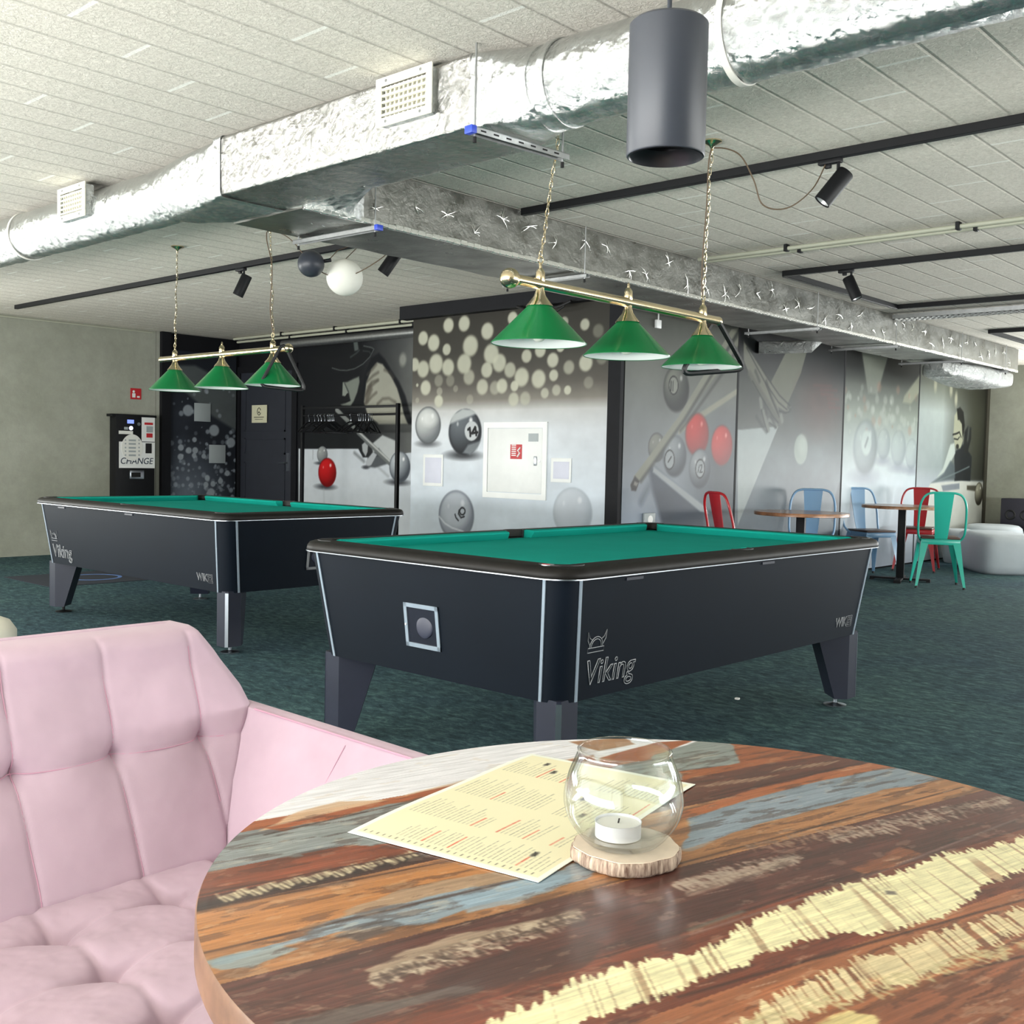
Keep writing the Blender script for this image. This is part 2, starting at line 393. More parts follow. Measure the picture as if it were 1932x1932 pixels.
# ------------------------------------------------------------------ painting on dense panels (colours of the paint itself)
def vnoise(x, y, seed=0):
    xi = np.floor(x).astype(np.int64); yi = np.floor(y).astype(np.int64); xf = x-xi; yf = y-yi
    def h(a, b):
        n = (a*374761393 + b*668265263 + seed*2147483647) & 0xffffffff
        n = ((n ^ (n >> 13))*1274126177) & 0xffffffff
        return ((n ^ (n >> 16)) & 0xffff)/65535.0
    u = xf*xf*(3-2*xf); v = yf*yf*(3-2*yf)
    return (h(xi, yi)*(1-u)+h(xi+1, yi)*u)*(1-v)+(h(xi, yi+1)*(1-u)+h(xi+1, yi+1)*u)*v
def fbm(x, y, o=4, seed=0):
    t = 0; a = 0.5; s = 0
    for i in range(o): t = t+a*vnoise(x*2**i, y*2**i, seed+i); s += a; a *= 0.55
    return t/s
class Canvas:
    def __init__(s, U, Vv, base): s.U = U; s.V = Vv; s.c = np.tile(np.array(base, float)/255.0, (len(U), 1))
    def sel(s, u0, u1, v0, v1): return np.where((s.U >= u0) & (s.U <= u1) & (s.V >= v0) & (s.V <= v1))[0]
    def blend(s, idx, a, col):
        a = np.clip(a, 0, 1)[:, None]; col = np.asarray(col, float)/255.0
        s.c[idx] = s.c[idx]*(1-a)+col*a
    def mulc(s, idx, m_): s.c[idx] = np.clip(s.c[idx]*m_[:, None], 0, 1)
    def ell(s, cu, cv, ru, rv, col, soft=0.15, al=1.0):
        k = 1+soft; i = s.sel(cu-ru*k, cu+ru*k, cv-rv*k, cv+rv*k)
        d = np.hypot((s.U[i]-cu)/ru, (s.V[i]-cv)/rv)
        s.blend(i, np.clip((1+soft-d)/(2*soft), 0, 1)*al, col)
    def sd(s, i, pts):
        P = np.array(pts, float); x = s.U[i]; y = s.V[i]; dm = np.full(len(i), 1e9); ins = np.zeros(len(i), bool)
        for k in range(len(P)):
            a = P[k-1]; b = P[k]; e = b-a; w0 = x-a[0]; w1 = y-a[1]
            t = np.clip((w0*e[0]+w1*e[1])/max(e@e, 1e-12), 0, 1)
            dm = np.minimum(dm, np.hypot(w0-e[0]*t, w1-e[1]*t))
            c = ((a[1] > y) != (b[1] > y)); den = (b[1]-a[1]) if abs(b[1]-a[1]) > 1e-12 else 1e-12
            ins ^= c & (x < (b[0]-a[0])*(y-a[1])/den+a[0])
        return np.where(ins, -dm, dm)
    def poly(s, pts, col, soft=0.01, al=1.0, jag=0.0, jf=20, seed=0, aniso=None):
        P = np.array(pts, float); g = soft+jag
        i = s.sel(P[:, 0].min()-g, P[:, 0].max()+g, P[:, 1].min()-g, P[:, 1].max()+g)
        d = s.sd(i, pts)
        if jag:
            u, v = s.U[i], s.V[i]
            if aniso: ca, sa, ku, kv = math.cos(aniso[0]), math.sin(aniso[0]), aniso[1], aniso[2]; u, v = (u*ca+v*sa)*ku, (-u*sa+v*ca)*kv
            d = d+jag*(fbm(u*jf, v*jf, 4, seed)-0.5)*2
        s.blend(i, (soft-d)/(2*soft)*1.0*1 if soft else d < 0, col) if al == 1 else s.blend(i, np.clip((soft-d)/(2*soft), 0, 1)*al, col)
    def line(s, pts, w, col, soft=0.003, al=1.0):
        P = np.array(pts, float); g = w+soft
        i = s.sel(P[:, 0].min()-g, P[:, 0].max()+g, P[:, 1].min()-g, P[:, 1].max()+g)
        x = s.U[i]; y = s.V[i]; dm = np.full(len(i), 1e9)
        for k in range(1, len(P)):
            a = P[k-1]; e = P[k]-a; w0 = x-a[0]; w1 = y-a[1]
            t = np.clip((w0*e[0]+w1*e[1])/max(e@e, 1e-12), 0, 1); dm = np.minimum(dm, np.hypot(w0-e[0]*t, w1-e[1]*t))
        s.blend(i, np.clip((w/2+soft-dm)/(2*soft), 0, 1)*al, col)
    def sphere(s, cu, cv, r, lo, hi, edge=None, lx=-0.35, lz=0.5, al=1.0, shine=(255, 255, 255), soft=0.04, sh=0.8):
        """a painted billiard ball"""
        k = 1.08; i = s.sel(cu-r*k, cu+r*k, cv-r*k, cv+r*k); x = (s.U[i]-cu)/r; y = (s.V[i]-cv)/r; d = np.hypot(x, y)
        n = np.sqrt(np.clip(1-d*d, 0, 1)); q = np.clip(lx*x+lz*y+0.75*n, 0, 1)[:, None]
        col = np.array(lo, float)*(1-q)+np.array(hi, float)*q
        if edge is not None:
            e = np.clip((d-0.82)/0.18, 0, 1)[:, None]**2; col = col*(1-e)+np.array(edge, float)*e
        a = (np.clip((1+soft-d)/(2*soft), 0, 1)*al)[:, None]; s.c[i] = s.c[i]*(1-a)+col/255*a
        s.ell(cu+0.35*r, cv+0.5*r, 0.10*r, 0.12*r, shine, 0.5, sh*al); s.ell(cu-0.45*r, cv+0.35*r, 0.06*r, 0.09*r, shine, 0.5, 0.6*sh*al)
def put_paint(me, c):
    at = me.attributes.new('paint', 'FLOAT_COLOR', 'POINT')
    L = np.ones((len(c), 4)); L[:, :3] = lin_arr(c); at.data.foreach_set('color', L.astype(np.float32).ravel())
def lin_arr(c): return np.where(c <= 0.04045, c/12.92, ((np.clip(c, 0, 1)+0.055)/1.055)**2.4)
def grid_mesh(name, P, closed_back=None, full=False):
    """P: (nv,nu,3) array of points; closed_back: offset vector giving the slab its thickness"""
    nv, nu = P.shape[:2]; co = P.reshape(-1, 3); n = len(co)
    ii = np.arange(nv*nu).reshape(nv, nu)
    q = np.stack([ii[:-1, :-1], ii[:-1, 1:], ii[1:, 1:], ii[1:, :-1]], -1).reshape(-1, 4)
    faces = [q]
    if closed_back is not None:
        border = np.concatenate([ii[0, :], ii[1:, -1], ii[-1, -2::-1], ii[-2:0:-1, 0]])
        bk = co[border]+np.array(closed_back); co = np.vstack([co, bk]); k = len(border)
        bi = n+np.arange(k); nx = np.roll(np.arange(k), -1)
        faces.append(np.stack([border, bi, bi[nx], border[nx]], -1))
        # back face: one quad from the four corners
        c0, c1, c2, c3 = 0, nu-1, nu-1+nv-1, nu-1+nv-1+nu-1
        ring = bi
        faces_back = [tuple(int(x) for x in ring[::-1])]
        if full:
            m0 = len(co); co = np.vstack([co, P.reshape(-1, 3)+np.array(closed_back)]); faces.append(q[:, ::-1]+m0); faces_back = []
    else: faces_back = []
    me = bpy.data.meshes.new(name)
    allq = np.vstack(faces)
    me.from_pydata(co.tolist(), [], allq.tolist()+faces_back)
    return me, n

# ------------------------------------------------------------------ the room
ZC = 2.625
XW, XE, YS, YN = -11.88, 4.5, -3.0, 15.6
YA, YH, XB = 7.0, 7.82, -5.208
def sbox(name, mt, *a, bev=0.0):
    return struct(MB().box(*a, bev).build(name, mt))
sbox('floor', M['carpet'], XW-0.2, XE+0.2, YS-0.2, YN+0.2, -0.1, 0)
sbox('ceiling', M['ceil'], XW-0.2, XE+0.2, YS-0.2, YN+0.2, ZC, ZC+0.15)
struct(MB().box(XW-0.2, XW, YS, -2.1, 0, ZC).box(XW-0.2, XW, -2.1, 2.7, 0, 0.45).box(XW-0.2, XW, -2.1, 2.7, 2.4, ZC).box(XW-0.2, XW, 2.7, 6.72, 0, ZC).build('wall_west', M['concl']))  # opening made for the added west windows
sbox('wall_west_far', M['blackwall'], XW-0.2, XW-0.02, 6.72, YH+0.2, 0, ZC)
sbox('column_corner', M['blackwall'], XW-0.1, XW+0.06, 6.70, 6.82, 0, ZC)
sbox('wall_north_left', M['blackwall'], XW-0.2, -7.7, YH, YH+0.2, 0, ZC)
# the projecting block that carries the ball mural and turns the corner
blk = MB(); blk.box(-7.69, XB-0.012, YA+0.02, YN+0.2, 0, ZC)
struct(blk.build('wall_block', M['blackwall']))
sbox('wall_far', M['concl'], XB-0.01, XE, YN, YN+0.2, 0, ZC)
# far wall windows are cut on the right, out of the picture: built as piers around the openings
for nm in ('wall_far',):
    bpy.data.objects.remove(bpy.data.objects[nm])
struct(MB().box(XB-0.01, -3.9, YN, YN+0.2, 0, ZC).box(-3.9, 2.8, YN, YN+0.2, 0, 0.45).box(-3.9, 2.8, YN, YN+0.2, 2.4, ZC).box(2.8, XE+0.2, YN, YN+0.2, 0, ZC).build('wall_far', M['concl']))
ws = MB().box(XW, -9.0, YS-0.2, YS, 0, ZC).box(-9.0, 2.2, YS-0.2, YS, 0, 0.35).box(-9.0, 2.2, YS-0.2, YS, 2.45, ZC).box(2.2, XE, YS-0.2, YS, 0, ZC)
struct(ws.build('wall_south', M['concl']))
we = MB().box(XE, XE+0.2, YS, 2.6, 0, ZC).box(XE, XE+0.2, 2.6, 12.4, 0, 0.45).box(XE, XE+0.2, 2.6, 12.4, 2.4, ZC).box(XE, XE+0.2, 12.4, YN, 0, ZC)
struct(we.build('wall_east', M['concl']))
wi = 0
def window(x0, x1, z0, z1, y, axis='y', n=1):
    global wi
    for k in range(n):
        wi += 1; a = x0+(x1-x0)*k/n; b = x0+(x1-x0)*(k+1)/n; t = 0.03
        r = bpy.data.objects.new('window_%d' % wi, None); COL.objects.link(r); r['kind'] = 'structure'
        f = MB(); g = MB()
        for (p, q, u, v) in ((a, a+0.05, z0, z1), (b-0.05, b, z0, z1), (a, b, z0, z0+0.05), (a, b, z1-0.05, z1)):
            if axis == 'y': f.box(p, q, y-t, y+t, u, v)
            else: f.box(y-t, y+t, p, q, u, v)
        if axis == 'y': g.box(a+0.05, b-0.05, y-0.004, y+0.004, z0+0.05, z1-0.05)
        else: g.box(y-0.004, y+0.004, a+0.05, b-0.05, z0+0.05, z1-0.05)
        f.build('window_frame', M['black'], r); g.build('window_pane', M['pane'], r)
window(-9.0, 2.2, 0.35, 2.45, YS-0.1, 'y', 6)
window(-3.9, 2.8, 0.45, 2.4, YN+0.1, 'y', 4)
window(-2.1, 2.7, 0.45, 2.4, XW-0.1, 'x', 3)  # west windows added to go with the extra light on the left
window(2.6, 12.4, 0.45, 2.4, XE+0.1, 'x', 5)
# black strips around the murals
struct(MB().box(-5.33, XB+0.006, YA-0.012, YA+0.03, 0, ZC).build('trim_1', M['blackwall']))
struct(MB().box(-7.80, XB+0.02, YA-0.09, YA+0.01, 2.50, ZC-0.001).build('trim_2', M['blackwall']))
struct(MB().box(XB-0.01, XB+0.02, 15.50, 15.6, 0, ZC).build('trim_3', mat('dark_brown_strip', (48, 46, 36), 0.6)))
# door in the back wall, between bokeh panel and hat mural
dr = bpy.data.objects.new('door_1', None); COL.objects.link(dr); dr['kind'] = 'structure'
dm = mat('dark_door_paint', (42, 45, 54), 0.5, var=0.05)
f = MB().box(-11.86, -11.80, YH-0.05, YH, 0, 2.28).box(-10.70, -10.60, YH-0.05, YH, 0, 2.28).box(-11.80, -10.70, YH-0.05, YH, 2.2, 2.28)
f.build('door_frame', M['blackwall'], dr)
f = MB().box(-11.80, -10.70, YH-0.03, YH, 0.01, 2.2)
for z0, z1 in ((0.15, 1.08), (1.18, 1.38), (1.46, 2.1)):
    for a in ((-11.70, -11.68, z0, z1), (-10.86, -10.84, z0, z1), (-11.70, -10.84, z0, z0+0.02), (-11.70, -10.84, z1-0.02, z1)):
        f.box(a[0], a[1], YH-0.04, YH-0.029, a[2], a[3])
f.build('door_leaf', dm, dr)
f = MB().box(-10.80, -10.765, YH-0.045, YH-0.03, 0.98, 1.2); f.tube([(-10.78, YH-0.05, 1.08), (-10.78, YH-0.08, 1.08), (-10.90, YH-0.085, 1.075)], 0.009)
f.build('door_handle', M['chrome'], dr)
f = tag(MB().box(-11.53, -11.21, YH-0.05, YH-0.042, 1.57, 1.79).build('door_sign', mat('pale_cream_plate', (206, 204, 176), 0.5)), 'cream square sign with dark print on the black door', 'sign')
MB().box(-11.48, -11.27, YH-0.0515, YH-0.0495, 1.635, 1.643).box(-11.46, -11.29, YH-0.0515, YH-0.0495, 1.61, 1.616).build('print', M['ink'], f)
q = MB().tube([(-11.37+0.035*math.cos(a), YH-0.052, 1.71+0.045*math.sin(a)) for a in [math.radians(20+i*20) for i in range(17)]], 0.004, 6)
q.ball((-11.37, YH-0.052, 1.70), 0.010, 10, 6); q.build('emblem', M['ink'], f)
# ------------------------------------------------------------------ murals
MW = paint_mat('mural_paint', 0.5, spec=0.18)
MG = paint_mat('satin_mural_paint', 0.42, spec=0.16)
def panel(label, axis, const, a0, a1, z0, z1, res, fn, base, material, group='painted billiard mural panels'):
    """axis 'y': faces -y, spans x; axis 'x': faces +x, spans y"""
    nu = int((a1-a0)/res[0])+1; nv = int((z1-z0)/res[1])+1
    A, Z = np.meshgrid(np.linspace(a0, a1, nu), np.linspace(z0, z1, nv))
    P = np.empty((nv, nu, 3))
    if axis == 'y': P[..., 0] = A; P[..., 1] = const; off = (0, 0.012, 0)
    else: P[..., 1] = A; P[..., 0] = const; off = (-0.012, 0, 0)
    P[..., 2] = Z
    me, n = grid_mesh('mural_panel', P, off)
    cv = Canvas(A.ravel(), Z.ravel(), base); fn(cv)
    cv.c = np.clip(cv.c, 0, 1)**(1.95 if material is MG else 1.15)*(0.95 if material is MG else 0.97)
    g = fbm(cv.U*9, cv.V*9, 4, 3); cv.c *= (0.97+0.06*g)[:, None]
    nb = len(me.vertices)-n
    put_paint(me, np.vstack([np.clip(cv.c, 0, 1), np.full((nb, 3), 0.3)]))
    me.materials.append(material)
    o = bpy.data.objects.new('mural_panel', me); COL.objects.link(o); tag(o, label, 'mural', group); return o
def pA(x, y): p = ony(x, y, YA); return (p[0], p[2])
def pH(x, y): p = ony(x, y, YH-0.03); return (p[0], p[2])
def pB(x, y): p = onx(x, y, XB); return (p[1], p[2])
def rad(pf, x, y, rv): return abs(pf(x, y+rv)[1]-pf(x, y-rv)[1])/2
def zgrad(cv, stops):
    z = np.array([s_[0] for s_ in stops]); o = np.argsort(z); cols = np.array([stops[i][1] for i in o], float)/255
    for k in range(3): cv.c[:, k] = np.interp(cv.V, z[o], cols[:, k])
def digits(cv, pf, segs, w, col=(20, 20, 24)):
    for s_ in segs: cv.line([pf(*p) for p in s_], w, col, 0.003)

def mural_balls(cv):
    zgrad(cv, [(2.5, (60, 58, 52)), (2.15, (74, 72, 66)), (1.85, (104, 100, 94)), (1.72, (140, 136, 128)), (1.62, (206, 207, 206)), (1.45, (218, 222, 226)), (0.9, (214, 222, 230)), (0, (196, 206, 216))])
    i = np.arange(len(cv.U)); cv.mulc(i, 0.94+0.12*fbm(cv.U*2, cv.V*5, 4, 9))
    Q = lambda x, y: pA(550+x/2.972, 550+y/2.972)
    C = [(880,190,42),(968,180,45),(1098,222,48),(738,262,40),(797,288,48),(870,325,33),(1003,305,60),(690,410,38),(738,435,48),(810,405,56),(878,425,48),(968,405,56),(995,480,44,.6),(1120,350,58),(1165,400,52),(1095,440,44),(1225,440,44,.8),(1318,362,38),(1395,330,40),(1290,480,54),(1385,490,52),(1465,385,42),(1555,425,40,.6),(1470,470,33),(1650,400,48),(1645,185,34,.8),(1508,310,30),(752,540,42),(825,500,35,.35),(825,615,35),(1070,535,45,.8),(1140,540,40,.5),(1180,530,42),(1250,530,30),(1245,605,40,.7),(1310,600,40,.5),(1420,570,30,.7),(1485,553,32,.6),(1548,553,26,.9),(1665,510,35,.3),(890,500,34,.3),(920,545,20,.3),(1000,605,28,.3),(1740,370,40,.3),(1720,220,40,.3),(1240,150,38),(1330,200,34,.5),(1440,240,36,.6),(1560,250,40,.8),(1530,170,30,.7),(830,560,24,.4),(705,525,10,.8),(705,610,16,.3)]
    for c in C:
        u, v = Q(c[0], c[1]); r = rad(pA, 550+c[0]/2.972, 550+c[1]/2.972, c[2]/2.972); al = c[3] if len(c) > 3 else 0.95
        cv.ell(u, v, r, r, (196, 196, 178), 0.16, al*0.85); cv.ell(u, v, r*0.85, r*0.85, (212, 212, 196), 0.2, al*0.5)
    def ball(x, y, rv, **k): u, v = Q(x, y); r = rad(pA, 550+x/2.972, 550+y/2.972, rv/2.972); return u, v, r
    u, v, r = ball(765, 750, 104); cv.ell(u, v-r, r*0.75, r*0.16, (90, 92, 96), 0.6, 0.8); cv.sphere(u, v, r, (120, 124, 128), (205, 208, 206), (88, 92, 94)); cv.ell(u+0.02, v+0.06, r*0.6, r*0.4, (222, 224, 222), 0.4, 0.7)
    u, v, r = ball(972, 788, 130); cv.ell(u-0.02, v-r, r*0.9, r*0.18, (60, 62, 66), 0.6, 0.9); cv.sphere(u, v, r, (34, 38, 44), (118, 124, 130), (40, 44, 50))
    cv.poly([Q(*p) for p in ((885,745),(905,690),(960,657),(1010,662),(1040,685),(1000,700),(930,725))], (196, 200, 200), 0.012, 0.9)
    cv.poly([Q(*p) for p in ((960,905),(990,860),(1062,835),(1040,885),(1000,915))], (150, 156, 160), 0.012, 0.8)
    uu, vv = Q(1010, 782); cv.ell(uu, vv, r*0.42, r*0.42, (200, 204, 206), 0.06)
    digits(cv, lambda a, b: Q(a, b), [((990,775),(1000,765),(1003,810)), ((1030,760),(1012,795),(1042,790)), ((1032,765),(1036,805))], 0.024)
    u, v, r = ball(923, 1255, 140); cv.sphere(u, v, r, (126, 132, 142), (186, 192, 200), (104, 110, 120)); cv.ell(u, v+0.05, r*0.75, r*0.72, (196, 202, 210), 0.2, 0.55)
    cv.line([Q(*p) for p in ((828,1262),(860,1300),(900,1325),(960,1345),(985,1365))], 0.012, (232, 236, 240), 0.008, 0.8)
    cv.line([Q(*p) for p in ((917,1250),(922,1268),(935,1284))], 0.016, (30, 32, 38))
    th = [Q(958+15*math.cos(a), 1232+20*math.sin(a)) for a in np.linspace(0, 6.28, 14)]; cv.line(th, 0.016, (30, 32, 38)); cv.line([Q(*p) for p in ((940,1226),(936,1246),(950,1268),(968,1262))], 0.016, (30, 32, 38))
    u, v, r = ball(1575, 1240, 142); cv.sphere(u, v, r, (160, 168, 178), (206, 212, 218), (176, 184, 192), al=0.85); cv.ell(u, v, r*0.8, r*0.8, (200, 206, 214), 0.3, 0.5)
panel('mural panel of grey billiard balls 14 and 6 under round light spots', 'y', YA, -7.70, -5.325, 0.02, 2.50, (0.0075, 0.0075), mural_balls, (200, 200, 200), MW)

def mural_hat(cv):
    S = lambda x, y: pH(560+x/8.4, 580+y/8.4)
    T = lambda x, y: pH(440+x/5.682, 740+y/5.682)
    cv.c[:] = np.array((33, 35, 39))/255
    x0 = S(1000, 500)[0]; x1 = S(1850, 500)[0]; i = np.arange(len(cv.U))
    t = np.clip((cv.U-x0)/(x1-x0), 0, 1)*(0.75+0.5*fbm(cv.U*2, cv.V*2, 4, 2))
    cv.c += (t[:, None]*np.array((84, 84, 78))/255)
    cv.ell(*S(1680, 830), 0.055, 0.07, (170, 172, 164), 0.35, 0.8)
    # shoulder and sleeve
    cv.poly([S(*p) for p in ((1180,800),(1300,720),(1400,830),(1500,1000),(1620,1180),(1720,1400),(1800,1700),(1850,1850),(1640,1850),(1600,1500),(1100,1560),(1000,1500),(1080,1050))], (30, 33, 38), 0.015)
    cv.poly([S(*p) for p in ((1270,870),(1360,900),(1400,960),(1500,1100),(1590,1280),(1650,1480),(1700,1700),(1760,1850),(1300,1850),(1120,1700),(1065,1500),(1100,1200),(1180,980))], (174, 174, 162), 0.012)
    for a in (((1120,1060),(1200,980),(1260,900)), ((1110,1180),(1210,1080),(1290,1030)), ((1130,1260),(1200,1180),(1290,1150)), ((1080,1400),(1160,1260),(1280,1160)), ((1100,1520),(1200,1400),(1260,1350)), ((1280,1530),(1360,1450),(1460,1440),(1560,1500)), ((1390,990),(1480,1030),(1530,1110))):
        cv.line([S(*p) for p in a], 0.022, (92, 88, 80), 0.02, 0.75)
    cv.poly([S(*p) for p in ((1100,1300),(1180,1180),(1200,1300),(1130,1500),(1070,1560))], (96, 90, 82), 0.02, 0.7)
    # face under the brim
    cv.poly([S(*p) for p in ((735,1190),(800,1180),(900,1130),(985,1095),(995,1180),(960,1340),(905,1480),(850,1565),(720,1555),(700,1540),(760,1520),(850,1475),(820,1330),(760,1200))], (138, 144, 136), 0.012)
    cv.poly([S(*p) for p in ((728,1190),(745,1190),(790,1290),(815,1350),(770,1410),(720,1400))], (150, 156, 148), 0.008)
    cv.line([S(*p) for p in ((700,1415),(760,1425),(800,1370))], 0.010, (30, 32, 36), 0.006); cv.line([S(*p) for p in ((700,1495),(770,1500),(840,1470))], 0.016, (28, 30, 34), 0.008)
    # hat
    cv.poly([S(*p) for p in ((330,380),(1010,380),(1030,700),(300,800))], (33, 35, 38), 0.015)
    cv.poly([S(*p) for p in ((880,420),(945,420),(985,690),(915,690))], (104, 112, 110), 0.010, 0.95)
    cv.poly([S(*p) for p in ((200,780),(700,790),(900,720),(1060,620),(1220,650),(1180,760),(1050,900),(900,975),(760,1000),(560,950),(300,880))], (35, 37, 40), 0.012)
    cv.line([S(*p) for p in ((560,960),(680,995),(790,1000),(920,970),(1050,895),(1160,780),(1222,660),(1180,635),(1060,610))], 0.012, (106, 112, 110), 0.006, 0.9)
    cv.line([S(*p) for p in ((850,790),(950,720),(990,680))], 0.016, (76, 84, 84), 0.01); cv.line([S(*p) for p in ((1050,690),(1150,700),(1180,750))], 0.010, (72, 78, 78), 0.008)
    # the white table top
    cv.poly([T(*p) for p in ((700,605),(1340,605),(1390,700),(1480,700),(1960,640),(1960,2400),(700,2400))], (214, 220, 226), 0.006)
    cv.poly([T(*p) for p in ((760,430),(1100,450),(1400,440),(1440,600),(760,605))], (36, 39, 42), 0.01)
    # cue, hand
    cv.poly([T(*p) for p in ((1480,560),(1600,460),(1740,520),(1760,700),(1640,740),(1500,650))], (196, 200, 200), 0.01)
    cv.line([T(*p) for p in ((1300,650),(1400,740))], 0.03, (120, 124, 126), 0.02, 0.8)
    cv.line([T(*p) for p in ((1540,790),(1660,900))], 0.02, (150, 154, 158), 0.02, 0.6)
    cv.poly([T(*p) for p in ((1440,700),(1560,600),(1680,760),(1520,810),(1440,800))], (84, 88, 92), 0.012, 0.9)
    cv.line([T(*p) for p in ((1110,190),(1290,370))], 0.055, (150, 154, 152), 0.006); cv.line([T(*p) for p in ((1340,430),(1680,760))], 0.06, (120, 124, 124), 0.006); cv.line([T(*p) for p in ((1350,430),(1690,750))], 0.022, (196, 198, 196), 0.006)
    cv.poly([T(*p) for p in ((1380,560),(1410,535),(1445,570),(1440,640),(1420,690),(1385,630))], (178, 182, 184), 0.008); cv.poly([T(*p) for p in ((1420,740),(1500,640),(1540,670),(1480,780),(1420,810))], (188, 192, 196), 0.008)
    cv.ell(*T(1420, 805), 0.06, 0.02, (50, 52, 58), 0.5, 0.8)
    def ball(x, y, rv, lo, hi, ed): u, v = T(x, y); r = rad(pH, 440+x/5.682, 740+y/5.682, rv/5.682); cv.ell(u-0.03, v-r, r*0.95, r*0.18, (60, 62, 68), 0.6, 0.85); cv.sphere(u, v, r, lo, hi, ed)
    ball(955, 670, 92, (110, 114, 118), (176, 180, 180), (120, 124, 128)); ball(1008, 860, 155, (130, 10, 14), (218, 40, 44), (120, 10, 16)); ball(1785, 800, 168, (84, 90, 98), (200, 206, 210), (96, 102, 110))
    cv.line([T(*p) for p in ((970,1040),(975,1200))], 0.02, (180, 188, 194), 0.02, 0.5)
    cv.line([T(*p) for p in ((855,620),(855,720))], 0.006, (120, 124, 130), 0.003)
panel('mural panel of a player in a top hat aiming over a red ball', 'y', YH-0.03, -10.60, -7.72, 0.02, 2.50, (0.0085, 0.0085), mural_hat, (40, 40, 40), MW)

def mural_left(cv):
    cv.c[:] = np.array((50, 54, 62))/255
    P8 = lambda x, y: tuple(onx(200+x/7.43, 730+y/7.43, XW+0.012)[1:])
    i = np.arange(len(cv.U)); cv.mulc(i, 0.8+0.4*fbm(cv.U*3, cv.V*3, 4, 5))
    cv.poly([P8(*p) for p in ((980,-300),(1250,-300),(1930,60),(1960,700),(1480,400),(1150,100),(860,-100))], (112, 118, 118), 0.02, 0.8)
    rr = np.random.RandomState(3)
    cv.ell(*P8(1150, 1500), 0.35, 0.4, (150, 160, 172), 0.9, 0.7)
    for k in range(230):
        x = rr.uniform(860, 1870); t = rr.rand()**0.7; y = 560+t*1300 if k > 20 else rr.uniform(-100, 500)
        r = rr.uniform(0.008, 0.032); cv.ell(*P8(x, y), r, r*1.05, (170, 178, 186), 0.25, rr.uniform(0.25, 0.8))
    for x, y, r in ((1150,330,80),(1515,610,80),(1750,780,70),(1050,850,45),(1160,890,45),(1250,890,45),(1045,980,45),(1240,740,35),(1235,960,35),(1370,970,35),(1420,1280,40),(1500,1360,40),(1605,1320,40),(1400,1370,40),(1700,1210,40),(1470,1480,60)):
        u, v = P8(x, y); q = rad(lambda a, b: P8((a-200)*7.43, (b-730)*7.43), 200+x/7.43, 730+y/7.43, r/7.43); cv.ell(u, v, q, q, (176, 184, 190), 0.14, 0.85)
panel('mural panel of small light spots beside the change machine', 'x', XW+0.012, 6.83, 7.76, 0.02, 2.42, (0.0085, 0.0085), mural_left, (40, 40, 40), MW)

